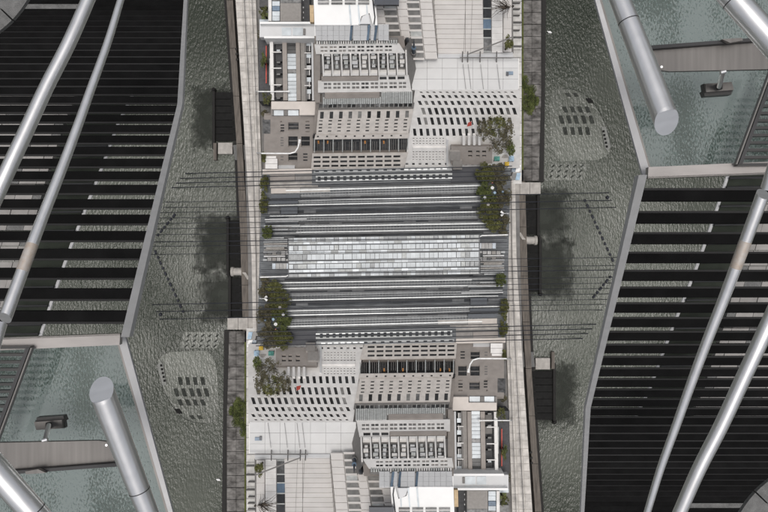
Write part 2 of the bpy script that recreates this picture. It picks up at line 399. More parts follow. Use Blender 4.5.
dock('black timber mooring dock shape for the quay wall reflection nearest the corner of the @UL@ river', 205, 92, 238, 141, 213)
dock('black timber mooring dock shape for the quay wall reflection just above the outfall on the @L@ bank', 209, 220, 244.5, 267, 227)
dock('black timber mooring dock shape for the quay wall reflection between outfall and landing block on the @L@ bank', 213, 277.5, 250.5, 316, 229)
t = thing('pier_head', 'pale concrete pier head at the end of the black quay reflection, @UL@ river', 'pier', I(226, 148, 0))
one(Flat(1.2), 'block', 'pale_block', t, 218, 142.5, 232.5, 154, -1.5, 0.1, bevel=0.1)
one(Flat(1.0), 'ramp', 'concrete', t, 233, 145, 245, 160, -1.2, 0.1, slant=2)
one(Flat(1.25), 'bollard_base', 'quay_brown', t, 213.5, 143, 216.5, 160, -1.4, 0.1)
t = thing('outfall', 'pale concrete outfall pipe between two black patches on the @L@ bank', 'outfall', I(238, 272, 0))
m = MB(); m.tube([I(249, 279, 1.4), I(245.5, 273.5, 1.4), I(241, 271.6, 1.3), I(232, 271.6, 1.1)], 0.78, 14); m.build('pipe', 'pale_block', t, True)
m = MB(); m.tube([I(234, 271.6, 1.12), I(231.5, 271.6, 1.08)], 0.95, 14); m.build('collar', 'pale_block', t, True)

# ------------------------------------------------------------------ the rail yard in the middle
def track(y0, y1, x0, x1, tilt, bright0, bright1, which):
    t = thing('railway_track', 'pale railed track, ' + which + ' from the middle canopy in the @U@ half', 'track', I(384, y0, 4.8), 'tracks beside the canopy')
    for yy, mt, w in ((y0, bright0, 0.5), (y1, bright1, 0.42)):
        one(Flat(4.8), 'rail', mt, t, x0, yy - w + tilt * (x0 - 384), x1, yy + w + tilt * (x0 - 384), 0.12, 0.36, tilt=tilt)
    ym = (y0 + y1) / 2
    one(Flat(4.8), 'guide_rail', 'rail_dim', t, x0, ym - 0.3 + tilt * (x0 - 384), x1, ym + 0.3 + tilt * (x0 - 384), 0.12, 0.3, tilt=tilt)
    for dy, mt, w in ((-2.6, 'dark_metal', 0.22), (-1.5, 'rail_dim', 0.25), (y1 - y0 + 1.5, 'rail_dim', 0.22), (y1 - y0 + 2.5, 'dark_metal', 0.25)):
        one(Flat(4.8), 'conduit', mt, t, x0, y0 + dy - w + tilt * (x0 - 384), x1, y0 + dy + w + tilt * (x0 - 384), 0.12, 0.3, tilt=tilt)
    m = MB(); x = x0
    while x < x1:
        yy = tilt * (x - 384); m.rect(Flat(4.8), x, y0 - 1.6 + yy, x + 1.5, y1 + 1.6 + yy, 0.0, 0.11); x += 3.1
    s = m.build('sleepers', 'sleeper', t); s['kind'] = 'stuff'
track(225.2, 231.0, 272, 500, -0.017, 'rail_bright', 'rail_bright', 'first')
track(213.9, 218.7, 270, 484, -0.022, 'rail_bright', 'rail_dim', 'second')
track(198.9, 203.2, 268, 482, -0.022, 'rail_bright', 'rail_bright', 'third')
track(188.1, 193.4, 286, 481, -0.026, 'rail_bright', 'rail_dim', 'fourth')
for (y0, y1, x0, x1) in [(208.2, 211.6, 268, 484), (220.9, 222.9, 268, 490), (195.2, 196.8, 300, 482), (233.2, 235.4, 270, 496)]:
    t = thing('cable_trough', 'dark covered cable trough between tracks, %s outward from the canopy, @U@ half' % {208: 'third', 220: 'second', 195: 'fourth', 233: 'first'}[int(y0)], 'trough', I(384, y0, 4.8), 'cable troughs')
    n = 18
    for k in range(n):
        a = x0 + (x1 - x0) * k / n; b = x0 + (x1 - x0) * (k + 1) / n - 0.2
        one(Flat(4.8), 'cover', 'ballast_dark' if random.random() < 0.7 else 'sleeper', t, a, y0 - 0.022 * (a - 384), b, y1 - 0.022 * (a - 384), 0.0, 0.15 + random.uniform(0, 0.04), tilt=-0.022)
# white glazed platform canopy, the same from both ends
t = thing('platform_canopy', 'long pale glazed canopy over the platform in the very middle', 'canopy', I(384, 256, 4.8), pair=False)
rows_ = [(236.6, 240.2), (244.4, 249.0), (253.3, 258.7), (263.0, 267.6), (271.8, 275.4)]
thin = [(240.1, 244.4), (248.9, 253.3), (258.7, 263.1), (267.6, 271.9)]
CZ = Flat(8.2); TC = -0.017
for (y0, y1) in rows_:
    n = 42
    for k in range(n):
        a = 289 + 190 * k / n + (random.uniform(-0.3, 0.3)); b = 289 + 190 * (k + 1) / n - 0.35
        one(CZ, 'panel', 'canopy_pane' if 3 < k < 38 and 240 < y0 < 270 and random.random() < 0.94 else random.choice(['rail_dim', 'canopy_pane', 'louvre_pale']), t, a, y0 + TC * (a - 384), b, y1 + TC * (a - 384), 0, 0.08 + random.uniform(0, 0.05), tilt=TC)
for (y0, y1) in thin:
    for k in range(27):
        a = 289 + 190 * k / 27
        one(CZ, 'gutter', random.choice(['canopy_pane', 'canopy_pane', 'louvre_pale', 'pane_sky']), t, a, y0 + 0.9 + TC * (a - 384), a + 6.8, y1 - 0.9 + TC * (a - 384), -0.1, random.uniform(-0.02, 0.05), tilt=TC)
one(Flat(7.9), 'deck', 'canopy_bar', t, 288, 236.2 - TC * 96, 480, 275.8 - TC * 96, -0.3, 0.05, tilt=TC)
for k in range(8):
    for yy in (241, 271):
        m = MB(); x = 300 + 24 * k; m.tube([I(x, yy, 4.7), I(x, yy, 7.7)], 0.12, 6); m.build('column', 'dark_metal', t)
# shelter frames at both ends of the canopy
t = thing('shelter_roof', 'grey glazed shelter with white rounded frame at the @R@ end of the canopy', 'shelter', I(492, 246, 4.8))
one(Flat(7.2), 'roof', 'canopy_bar', t, 477.5, 242.5, 496, 249, -0.2, 0.1)
for k in range(5): one(Flat(7.3), 'pane', random.choice(['pane_dark', 'pane_mixed', 'pane_blue']), t, 478 + 3.6 * k, 243, 481.2 + 3.6 * k, 248.5, 0.02, 0.1)
m = MB(); m.tube([I(476.5, 249.5, 7.6), I(476.3, 244, 7.6), I(478, 237.5, 7.6), I(482, 235.6, 7.6), I(508, 234.8, 7.6)], 0.13, 8); m.build('frame', 'white_paint', t, True)
for k, yy in enumerate((251, 257.5)):
    for j in range(6): one(Flat(6.5), 'slab', random.choice(['pane_mixed', 'roof_brown', 'concrete', 'rail_dim']), t, 478 + 4.6 * j, yy, 482 + 4.6 * j, yy + random.uniform(2, 3.6), -0.4, random.uniform(0, 0.3))
for (x, y) in ((480, 246), (495, 246)):
    m = MB(); m.tube([I(x, y, 4.7), I(x, y, 7.0)], 0.1, 6); m.build('column', 'dark_metal', t)
# stepped colonnade between tracks and buildings
t = thing('colonnade', 'low colonnade with rows of dark square openings between tracks and stepped block, @U@ half', 'colonnade', I(384, 178, 4.8))
TL_ = -0.02
one(Flat(5.2), 'base', 'ballast', t, 312, 169.2 + 1.4, 451, 184 + 1.4, -0.5, 0.1, tilt=TL_)
one(Flat(5.2), 'base', 'cable', t, 451.2, 166.4 + 1.4, 481, 181.4 + 1.4, -0.5, 0.12, tilt=TL_)
one(Flat(5.3), 'beam', 'rail_dim', t, 314, 168.9 + 0.7, 452, 172.6 + 0.7, 0.02, 0.40, tilt=TL_)
one(Flat(5.3), 'beam', 'louvre_pale', t, 316, 175.2 + 0.7, 452, 177.2 + 0.7, 0.02, 0.5, tilt=TL_)
one(Flat(5.3), 'beam', 'rail_bright', t, 316, 178.8 + 0.7, 452, 180.8 + 0.7, 0.02, 0.45, tilt=TL_)
one(Flat(5.3), 'beam', 'rail_dim', t, 300, 183.0 + 1.0, 480, 183.9 + 1.0, 0.02, 0.45, tilt=TL_)
x = 318.0
while x < 450:
    yy = 176.2 + TL_ * (x - 350); one(Flat(5.3), 'opening', 'ballast_dark', t, x, yy, x + 2.9, yy + 4.2, 0.1, 0.56); x += 6.35
x = 315.5
while x < 404:
    yy = 170.0 + TL_ * (x - 350); one(Flat(5.3), 'opening', 'ballast_dark', t, x, yy, x + 3.6, yy + 1.5, 0.1, 0.45); x += 8.5
x = 404.0
while x < 448:
    yy = 169.6 + TL_ * (x - 350); one(Flat(5.3), 'pier', 'rail_bright', t, x, yy, x + 4.2, yy + 1.9, 0.41, 0.5); x += 6.4
# pale platform at the left end of the yard with kiosks
t = thing('side_platform', 'pale brown platform slab beside the small trees at the @UL@ of the yard', 'platform', I(290, 182, 4.8))
for (x0, y0, x1, y1, mt) in [(262.5, 169.4, 312, 174.4, 'beige_light'), (270, 175, 295, 181.5, 'beige_brown'), (295.4, 174.8, 312, 181, 'roof_brown'), (270, 182.5, 318, 187.6, 'pale_block'), (271, 188.4, 300, 193.6, 'beige_light'), (300.4, 188, 330, 192.5, 'pale_block')]:
    one(Flat(5.0), 'slab', mt, t, x0, y0, x1, y1, -0.3, random.uniform(0, 0.12), tilt=-0.02)
t = thing('yard_shadow', 'dark blue grey shadow over the tracks near the @L@ promenade', 'roof', I(286, 205, 4.8))  # dark panels stand for the shadow lying on the tracks
for (x0, y0, x1, y1) in [(271, 194.6, 300, 198.4), (281, 206.5, 297.5, 214.6), (268, 200.5, 298, 204)]:
    one(Flat(6.2), 'roof_panel', 'spire_slate', t, x0, y0, x1, y1, -0.2, random.uniform(0, 0.1), tilt=-0.02)
    m = MB(); m.tube([I((x0 + x1) / 2, (y0 + y1) / 2, 4.7), I((x0 + x1) / 2, (y0 + y1) / 2, 6.1)], 0.1, 6); m.build('column', 'dark_metal', t)
t = thing('tram_shelter', 'pale platform roof with dark slots at the @L@ end of the yard', 'shelter', I(275, 240, 4.8))
for k in range(7):
    yy = 217 + 6.1 * k
    for q in range(3):
        yy2 = yy + 2.05 * q; xe = 290 + random.uniform(-8, 8) if yy2 > 236 else 300 + random.uniform(-14, 10)
        one(Flat(5.6), 'slab', random.choice(['grey_panel', 'pale_block', 'rail_dim', 'ballast_dark', 'rail_dim']), t, 263 + random.uniform(0, 3), yy2, min(xe, 287.5) if yy2 > 236 else xe, yy2 + random.uniform(0.7, 1.7), -0.7, random.uniform(-0.1, 0.12), tilt=-0.015)

# ------------------------------------------------------------------ cables across the yard and their reflections, shaped as strands over the water
def cable(x0, y0, x1, y1, r, label):
    t = thing('cable', label, 'cable', I(x0, y0, 0), 'cables strung over the yard')
    a, b = I(x0, y0, 0.15), I(x1, y1, 10.5)
    mid = [(x0 + (x1 - x0) * f, y0 + (y1 - y0) * f, 0.15 + (10.4) * min(1, f / 0.35) ** 0.6) for f in (0, .05, .1, .2, .3, .45, .6, .8, 1)]
    m = MB(); m.tube([I(*p) for p in mid], r, 6); m.build('strand', 'cable', t)
    m = MB(); m.tube([I(x0 - 0.6, y0, 0.15), I(x0 + 0.8, y0, 0.3)], r * 1.3, 6); m.build('strand_end', 'cable', t)
for k, (x, y) in enumerate([(186, 173.4), (181, 178.4), (176.7, 183), (172.5, 187.6)]):
    cable(x, y, 512, y - 0.025 * (512 - x) * 0.9, 0.085, 'thick dark cable and its reflection on the @UL@ river, %s from the top of four' % ['first', 'second', 'third', 'fourth'][k])
for k, (x, y) in enumerate([(615, 207.3), (611, 200.2), (608, 192.7)]):
    cable(x, y, 262, y + 0.021 * (x - 262), 0.075, 'thick dark cable and its reflection on the @R@ river above centre, %s of three' % ['lowest', 'middle', 'topmost'][k])
for k, y in enumerate([202, 207.5, 212.5, 218, 223.5, 228.8, 234.7, 242, 246.5, 254.5]):
    cable(166 - 2.2 * k, y, 507, y - 0.012 * 340, 0.055 if k != 7 else 0.08, 'thin dark cable and its reflection on the @L@ river, %s below the four thick ones' % ['first', 'second', 'third', 'fourth', 'fifth', 'sixth', 'seventh', '', 'eighth', 'last'][k] if k != 7 else 'stouter dark cable amid the thin ones on the @L@ side')

# reflections of the cable clamps, shaped as rows of floats
def boom(x0, y0, x1, y1, n, label):
    t = thing('clamp_reflection', label, 'buoy line', I(x0, y0, 0), 'lines of black floats')  # row of cable clamp reflections on the water
    for k in range(n):
        f = k / (n - 1); x = x0 + (x1 - x0) * f; y = y0 + (y1 - y0) * f
        m = MB(); d = Vector((x1 - x0, y0 - y1, 0)).normalized() * 0.42 * (1 if k % 2 == 0 else 0.7)
        c = I(x, y, 0.12); m.tube([c - d, c - d * 0.8, c + d * 0.8, c + d], [0.08, 0.24, 0.24, 0.08], 8); m.build('float', 'cable', t, True)
    m = MB(); m.tube([I(x0, y0, 0.08), I(x1, y1, 0.08)], 0.015, 5); m.build('thread', 'cable', t)
boom(155.5, 252, 183, 311.5, 12, 'long slanting line of black clamp reflections on the @L@ river beside the louvres')
boom(174, 215.5, 158, 235, 6, 'short slanting line of black clamp reflections on the @L@ river above the long one')
t = thing('buoy', 'single small black buoy on the @L@ river', 'buoy', I(160.5, 314.5, 0))
m = MB(); m.tube([I(160.5, 314.5, -0.1), I(160.5, 314.5, 0.3), I(160.5, 314.5, 0.5)], [0.35, 0.35, 0.1], 10); m.build('float', 'cable', t, True)
m = MB(); m.tube([I(160.5, 314.5, 0.4), I(160.5, 314.5, 1.0)], 0.05, 6); m.build('stem', 'cable', t)
t = thing('gull', 'tiny white bird floating beside the @UR@ weathered quay', 'bird', I(549.5, 32, 0))
m = MB(); m.tube([I(547.5, 31.5, 0.1), I(548.5, 32, 0.2), I(550.3, 32.2, 0.18), I(552, 32.8, 0.12)], [0.05, 0.22, 0.24, 0.03], 8); m.build('body', 'white_paint', t, True)
m = MB(); m.tube([I(548, 31.4, 0.35), I(547.2, 31, 0.4)], [0.12, 0.05], 8); m.build('head', 'white_paint', t, True)

# ------------------------------------------------------------------ the half-moon reflection of a curved building
t = thing('barge', 'pale half round building reflection with rows of dark reflected windows on the @UR@ river', 'barge', I(570, 120, 0))  # a building's reflection in the water, shaped as a thin deck
arc = [(552, 90.5), (562, 88.5), (572, 89), (583, 93), (592, 101), (599, 111), (605, 124), (610, 140), (611, 150), (606, 156), (598, 160), (562, 161.5), (555, 156), (551, 142), (550, 125), (549, 105)]
polyp(Flat(0.0), 'deck', 'pale_water', t, arc, -0.4, 0.10)  # thin sheet standing for the building's reflection
rim = [I(x, y, 0.13) for x, y in arc[1:9]]
m = MB(); m.tube(rim, 0.05, 6); m.build('rim', 'dark_mark', t)
DK = Flat(0.1)
for (y0, h, xs, sl) in [(93, 3.5, (565, 572.5), 2.4), (106.5, 6, (562, 569.5, 577, 584.5), 2.5), (115.5, 8, (558.5, 566, 573, 581, 588.5), 2.2), (127, 7.8, (562.5, 570, 577.5, 585), 1.5)]:
    for x in xs: one(DK, 'reflected_window', 'dark_mark', t, x, y0, x + 3.8, y0 + h, 0.004, 0.12, slant=sl)
one(DK, 'reflected_window', 'reflection_black', t, 585.5, 98.5, 590.5, 103, 0.004, 0.25, slant=3)
polyp(DK, 'edge_band', 'reflection_grey', t, [(601, 127), (605.5, 127), (610.5, 147), (607, 151), (604.5, 148)], 0.004, 0.3)
for k in range(5): one(DK, 'edge_mark', 'reflection_black', t, 602 + k * 0.8, 130.5 + 3.8 * k, 604 + k * 0.8, 132.6 + 3.8 * k, 0.3, 0.5)
t = thing('slatted_band', 'low raft of dark slanted slats awash below the barge, @R@ river', 'raft', I(566, 172, 0))  # rows of dark slanted slats just above the water surface
polyp(Flat(0.0), 'deck', 'pale_water', t, [(551, 163.8), (588, 163.8), (584, 180), (549, 180), (547.5, 172)], -0.3, 0.05)  # lighter sheet under the slats
for r in range(3):
    for k in range(5): one(Flat(0.05), 'slat', 'dark_mark', t, 553.5 + 7.2 * k - 1.2 * r, 164.6 + 5.2 * r, 555.6 + 7.2 * k - 1.2 * r, 167.2 + 5.2 * r, 0.004, 0.04, slant=-2.6)

# ------------------------------------------------------------------ buildings: the stepped beige block
t = thing('stepped_block', 'stepped beige block with many window tiers facing the yard, @U@ half', 'building', I(365, 168, 5))
PH = Raked(168, 5, 40, 30); TI = -0.012
cols = [313.8 + 8.85 * k for k in range(10)]
rows = [(y0, y0 + 2.3, [(c, c + 6.9) for c in cols], -0.15) for y0 in (155.4, 159.8, 164.1)]
facade(t, PH, [(312.3, 153), (408, 153), (403.5, 169), (311, 169)], rows, 'beige', 'pane_dark', 0.25, 0.10, TI)
# glazed recess
one(PH, 'recess', 'pane_dark', t, 313, 137.5, 408, 153, -1.0, -0.62, tilt=TI)
for k in range(11):
    x = 314 + 9.35 * k; one(PH, 'post', 'louvre_pale', t, x, 137.8 + TI * (x - 313), x + 0.9, 152.8 + TI * (x - 313), -0.6, -0.05)
for k in range(44):
    x = 315.5 + 2.1 * k
    if k % 5: one(PH, 'mullion', 'hotel_side', t, x, (144.5 if x < 385 else 138.5) + TI * (x - 313), x + 0.5, 152.6 + TI * (x - 313), -0.6, -0.4)
for k in (0, 1, 5, 7): one(PH, 'warm_lamp', 'glow_orange', t, 317.5 + 9.35 * k, 143, 319 + 9.35 * k, 145.5, -0.6, -0.45)
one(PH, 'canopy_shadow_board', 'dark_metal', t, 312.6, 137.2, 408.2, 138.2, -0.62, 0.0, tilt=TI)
# balustrade ledge
facade(t, PH, [(315.5, 133.6), (409, 133.6), (408.3, 138), (314.5, 138)], [(134.4, 136.3, [(317 + 9.2 * k, 319 + 9.2 * k) for k in range(10)], 0)], 'beige', 'pane_dark', 0.35, 0.12, TI, wname='scupper')
# tall + small windows tier
rows = [(111, 118.2, [(320.4 + 9.45 * k, 323.9 + 9.45 * k) for k in range(10)], -0.35)]
for j, y0 in enumerate((119.4, 123, 126.3, 129.7)):
    rows.append((y0, y0 + 1.6, [(319.3 - 0.25 * j + 9.4 * k - 0.0 * k, 322.8 - 0.25 * j + 9.4 * k) for k in range(10)], -0.2))
facade(t, PH, [(318.3, 109.7), (413.5, 109.7), (408.4, 133.6), (316.2, 133.6)], rows, 'beige', ['pane_dark', 'pane_dark', 'pane_mixed', 'pane_dark', 'pane_grey'], 0.2, 0.10, TI)
# dark loggia band and pale louvres
rows = [(103.8, 108.6, [(319.5 + 9.4 * k, 327.3 + 9.4 * k) for k in range(10)], -0.3)]
facade(t, PH, [(318.8, 103.4), (414.5, 103.4), (413.5, 109.7), (318.3, 109.7)], rows, 'hotel_side', ['pane_dark', 'pane_mixed'], 0.05, 0.35, TI, frame='louvre_pale')
for k in range(46):
    x = 323 + 1.95 * k
    y0 = 97.6 if x < 380 else 92.2
    one(PH, 'louvre_blade', 'louvre_pale', t, x, y0 + TI * (x - 323), x + 1.45, 103.2 + TI * (x - 323), -0.1, 0.25 + random.uniform(0, 0.1))
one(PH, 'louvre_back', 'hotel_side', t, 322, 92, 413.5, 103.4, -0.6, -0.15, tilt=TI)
one(PH, 'brown_band', 'beige_brown', t, 325, 92.4, 379.5, 97.3, -0.1, 0.3, tilt=TI)
# white framed pair of rows
rows = [(y0, y0 + 2.6, [(324 + 9.35 * k, 331.2 + 9.35 * k) for k in range(9)], 0.1) for y0 in (82.4, 86.2)]
facade(t, PH, [(318, 80.6), (409.5, 80.6), (411.5, 92), (318, 92)], rows, 'white_wall', ['pane_mixed', 'pane_grey', 'hotel_side'], 0.15, 0.12, TI, frame='white_wall')
one(PH, 'brown_band', 'beige_brown', t, 321.5, 76.6, 378, 80.3, -0.1, 0.25, tilt=TI)
rows = [(76.3, 79.6, [(379.5 + 9 * k, 386.6 + 9 * k) for k in range(3)], 0.1)]
facade(t, PH, [(378.5, 75.6), (408.5, 75.6), (409.4, 80.6), (378.5, 80.6)], rows, 'white_wall', 'pane_dark', 0.1, 0.15, TI)
# balcony tier with white fins
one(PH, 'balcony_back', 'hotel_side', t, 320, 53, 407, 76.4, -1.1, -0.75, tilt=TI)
for k in range(10):
    x = 322 + 9.25 * k
    m = MB(); m.rect(PH, x, 53.6 + TI * (x - 322), x + 1.5, 75 + TI * (x - 322), -0.7, 0.3, slant=0.9); m.build('fin', 'white_wall', t)
    if k < 9:
        one(PH, 'parapet', 'white_wall', t, x + 1.7, 73 + TI * (x - 322), x + 9.2, 75.2 + TI * (x - 322), -0.7, 0.2)
        for j, y0 in enumerate((54.2, 58.4, 62.6, 66.8)):
            one(PH, 'balcony_slab', random.choice(['louvre_pale', 'white_wall', 'grey_panel']), t, x + 2 + random.uniform(0, 3.0), y0 + TI * (x - 322), x + 6 + random.uniform(0, 2.6), y0 + 2 + TI * (x - 322), -0.72, -0.1 + random.uniform(-.2, .1))
            one(PH, 'window', random.choice(['pane_dark', 'pane_mixed', 'pane_mixed']), t, x + 1.9, y0 + 2.2 + TI * (x - 322), x + 9, y0 + 4 + TI * (x - 322), -0.74, -0.6)
# top rows
rows = [(y0, y0 + 2.2, [(320.6 + 9.2 * k, 327.4 + 9.2 * k) for k in range(8)], 0.05) for y0 in (46, 49.7)]
facade(t, PH, [(314.5, 44.4), (399, 44.4), (405, 53.6), (316, 53.6)], rows, 'white_wall', ['pane_dark', 'roof_brown', 'pane_mixed', 'pane_grey'], 0.1, 0.12, TI, frame='white_wall')
one(PH, 'crown_back', 'hotel_side', t, 316, 40.4, 398, 44.2, -0.8, -0.3)
for k in range(34): one(PH, 'crown_baluster', random.choice(['white_wall', 'louvre_pale']), t, 316.5 + 2.4 * k, 41, 317.9 + 2.4 * k, 43.9, -0.28, 0.1)
# chamfered side, darkened for its shade, and left strip
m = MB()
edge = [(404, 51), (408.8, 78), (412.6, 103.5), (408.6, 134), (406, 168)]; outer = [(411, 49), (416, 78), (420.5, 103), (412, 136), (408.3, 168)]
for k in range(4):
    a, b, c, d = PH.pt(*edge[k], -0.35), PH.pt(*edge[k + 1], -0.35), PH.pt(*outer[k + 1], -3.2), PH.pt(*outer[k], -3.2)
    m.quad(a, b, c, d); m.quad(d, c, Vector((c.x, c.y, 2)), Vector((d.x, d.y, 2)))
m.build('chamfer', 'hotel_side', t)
one(PH, 'left_pier', 'beige_brown', t, 315, 53, 320, 104, -0.9, -0.3)
b = MB(); b.drop([PH.pt(x, y, -1.15) for x, y in [(314, 40.4), (404, 40.4), (408, 78), (412, 103), (407, 136), (405, 168), (311, 168), (315, 110)]], 2); b.build('core', 'beige_brown', t)
for j, (x, y0, y1) in enumerate([(407.4, 38, 48.5), (414, 38.5, 61)]):
    s = thing('spire', ['slim dark blue spire by the shoulder of the beige block, @U@ half', 'taller dark blue spire against the pale roof, @U@ half'][j], 'spire', PH.pt(x, y1, -3), 'twin spires')
    p0 = PH.pt(x, y1, -2.2); p1 = I(x, y0, p0.z + 5)
    m = MB(); m.cone(p0, p1, 0.42 if j == 0 else 0.36, 8); m.build('roof', 'spire_slate', s, True)
    m = MB(); m.tube([p0 + Vector((0, 0, -6)), p0], 0.45, 8); m.build('shaft', 'hotel_side', s)
    if j:
        m = MB(); q = p0.lerp(p1, 0.35); m.tube([q + Vector((0, 0, -.2)), q, q + Vector((0, 0, .4))], [0.3, 0.42, 0.1], 8); m.build('lantern', 'pane_blue', s)

# white gallery behind the block
t = thing('white_gallery', 'white flat roofed gallery with blue glass slits behind the stepped block, @T@ edge', 'building', I(350, 40, 20))
PG = Raked(40.5, 30.3, 25, 32.6)
rz = Flat(32.8)
polyp(rz, 'roof', 'white_roof', t, [(314.5, 25), (358.5, 25), (361.5, 16), (369.5, 13), (373, 25), (377.5, 25), (376, 5), (372, -30), (313, -30), (313.8, 5)], -0.3, 0)
for k in range(6):
    x0 = 316 + 5.8 * k
    for j in range(3): one(PG, 'wall_panel', 'grey_panel', t, x0, 25.3 + 5.1 * j, x0 + 5.6, 30.2 + 5.1 * j, -0.3, random.uniform(0, 0.04))
for x0, x1 in ((353.2, 360.4), (360.6, 367.3), (370.8, 374.6), (378.4, 383.5), (383.7, 388.8)):
    for j in range(3): one(PG, 'wall_panel', 'grey_panel', t, x0, 25.3 + 5.1 * j, x1, 30.2 + 5.1 * j, -0.3, random.uniform(0, 0.04))
for x0, w, sl in ((350.6, 2.2, -1.2), (368, 2.2, -1.5), (375.4, 2.4, -2.0)):
    one(PG, 'slit_window', 'pane_blue', t, x0, 25.2, x0 + w, 40, -0.3, 0.06, slant=sl)
for x0, w, x1 in ((348.6, 1.7, 1.6), (357.5, 1.5, 1.6), (366, 1.4, 1.2)):
    one(rz, 'skylight', 'pane_sky', t, x0, 5, x0 + w, 24.5, 0.02, 0.15, slant=x1)
polyp(rz, 'ramp', 'grey_panel', t, [(360.2, 24.5), (362.6, 17), (368.5, 14), (370.2, 24.5)], 0.05, 0.4)
one(rz, 'side_strip', 'tan', t, 309.6, 5, 313.6, 22, -1, 0, slant=0.4)
for k in range(4):
    one(rz, 'roof_light', 'pane_mixed', t, 318 + 13.4 * k, 0.5, 329 + 13.4 * k, 4.6, 0.02, 0.3)
    one(rz, 'roof_light_bar', 'white_wall', t, 318 + 13.4 * k, 2.2, 329 + 13.4 * k, 2.9, 0.31, 0.4)
m = MB(); m.tube([rz.pt(371.5, -10, 0.5), rz.pt(375, 18, 0.5), rz.pt(374, 25, 0.4)], 0.1, 6); m.build('roof_cable', 'dark_metal', t)
b = MB(); b.drop([PG.pt(x, y, -0.5) for x, y in [(315, 26), (388, 26), (388, 40.3), (316, 40.3)]], 2); b.build('core', 'grey_panel', t)
b = MB(); b.drop([rz.pt(x, y, -0.6) for x, y in [(315, 24.8), (376, 24.8), (373, -30), (314, -30)]], 2); b.build('core', 'grey_panel', t)
t = thing('roof_tank', 'dark navy flat roof box at the very @T@ edge', 'roof box', I(386, 2, 33))
one(Flat(34.5), 'lid', 'pane_navy', t, 374.5, -12, 399.5, 4.6, -0.5, 0, slant=-0.6)
one(Flat(33.9), 'box', 'dark_metal', t, 375, -12, 399, 4.2, -1, 0)

# panelled beige building with two window columns
t = thing('panelled_building', 'pale panelled building with two columns of square windows, @T@ edge', 'building', I(412, 60, 27))
PB = Raked(60, 23, -6, 30.5)
xl = lambda y: 375 + 0.26 * y if y < 44 else 391
yy = -5.0
while yy < 58:
    h = 7.1; x0 = max(376 + 0.30 * yy, 388.5 if yy > 5 else 0); 
    s0 = 0.155
    c1 = (383.4 + s0 * yy, 395 + s0 * yy); c2 = (407.5 + 0.09 * yy, 418.6 + 0.09 * yy); xr1 = 431.8 + 0.095 * yy
    zs = [(c1[1] + 1.2, c2[0] - 1), (c2[1] + 1.2, xr1)]
    if yy < 40: zs.append((c1[0] - 9.5, c1[0] - 1))
    for a, b in zs: one(PB, 'panel', 'panel_beige', t, a, yy + 0.25, b, yy + h - 0.25, -0.3, random.uniform(0.0, 0.05), slant=0.9)
    for j, (a, b) in enumerate((c1, c2)):
        if j == 0 and yy > 44: continue
        one(PB, 'window', random.choice(['pane_grey', 'pane_grey', 'pane_grey', 'louvre_pale']), t, a, yy + 1.0, b, yy + h - 1.2, -0.45, -0.05, slant=0.7)
        one(PB, 'sill', 'panel_beige', t, a - 0.8, yy + h - 1.1, b + 1, yy + h + 0.8, -0.4, 0.06, slant=0.2)
    yy += h
b = MB(); b.drop([PB.pt(x, y, -0.5) for x, y in [(374, -6), (431.5, -6), (437.5, 59), (398, 59), (384, 44)]], 2); b.build('core', 'panel_beige', t)

# big ribbed wall and the grey flat roof in front of it
t = thing('ribbed_hall', 'tall windowless hall with ribbed beige cladding at the @T@ edge', 'building', I(460, 54, 24))
PS = Raked(54.5, 21.5, -6, 29)
yy = -5.0
while yy < 53.5:
    one(PS, 'cladding_board', 'panel_beige', t, 434.2 + 0.08 * yy, yy + 0.18, 465.2, yy + 4.6, -0.3, random.uniform(0.0, 0.05)); 
    one(PS, 'cladding_board', 'panel_beige', t, 465.5, yy + 0.18, 482.6 + 0.02 * yy, yy + 4.6, -0.3, random.uniform(0.0, 0.05)); yy += 4.85
for k, y0 in enumerate((-4, 8.9, 19.4, 30, 38.6)):
    y1 = (8.5, 19, 29.6, 38.2, 52)[k]
    one(PS, 'window', ['pane_dark', 'pane_dark', 'pane_blue', 'pane_dark', 'pane_mixed'][k], t, 483.4, y0, 491.2, y1, -0.5, -0.25)
    one(PS, 'window_frame', 'louvre_pale', t, 483.2, y1 - 0.5, 491.4, y1 + 0.3, -0.4, -0.1)
for k in range(9): one(PS, 'cladding_panel', 'white_wall', t, 491.8, -5 + 6.4 * k, 502.6, 1.1 + 6.4 * k, -0.3, random.uniform(0, 0.05))
for k in range(5): one(PS, 'cladding_panel', 'panel_beige', t, 503.6, -5 + 11.5 * k, 511.8, 6.2 + 11.5 * k, -0.5, -0.2 + random.uniform(0, 0.05))
for x in (465.2, 472): 
    m = MB(); m.tube([PS.pt(x + 0.6, -5, 0.12), PS.pt(x - 1.6, 53, 0.08)], 0.02, 5); m.build('downpipe', 'hotel_side', t)
one(PS, 'plinth', 'grey_panel', t, 437.8, 53.4, 513, 56.8, -0.5, 0.35)
b = MB(); b.drop([PS.pt(x, y, -0.7) for x, y in [(432, -6), (512, -6), (512, 56), (437.5, 56)]], 2); b.build('core', 'panel_beige', t)
t = thing('grey_roof_hall', 'lattice fronted building with pale grey flat roof and slanted windows, @U@ half', 'building', I(465, 130, 5))
RF = Flat(21)
for k in range(7):
    x0 = 412 + 15.2 * k
    for j in range(3):
        y0 = 57.3 + 10.9 * j
        one(RF, 'roof_panel', 'roof_grey', t, x0, y0, min(x0 + 15.0, 519.5), y0 + 10.7, -0.3, random.uniform(0, 0.03))
one(RF, 'roof_hatch', 'pane_blue', t, 506, 71.8, 512.8, 75, 0.04, 0.4)
one(RF, 'roof_hatch_lid', 'pane_navy', t, 506, 72.6, 508.2, 76, 0.05, 0.6)
PLt = Raked(168, 5, 90, 21)
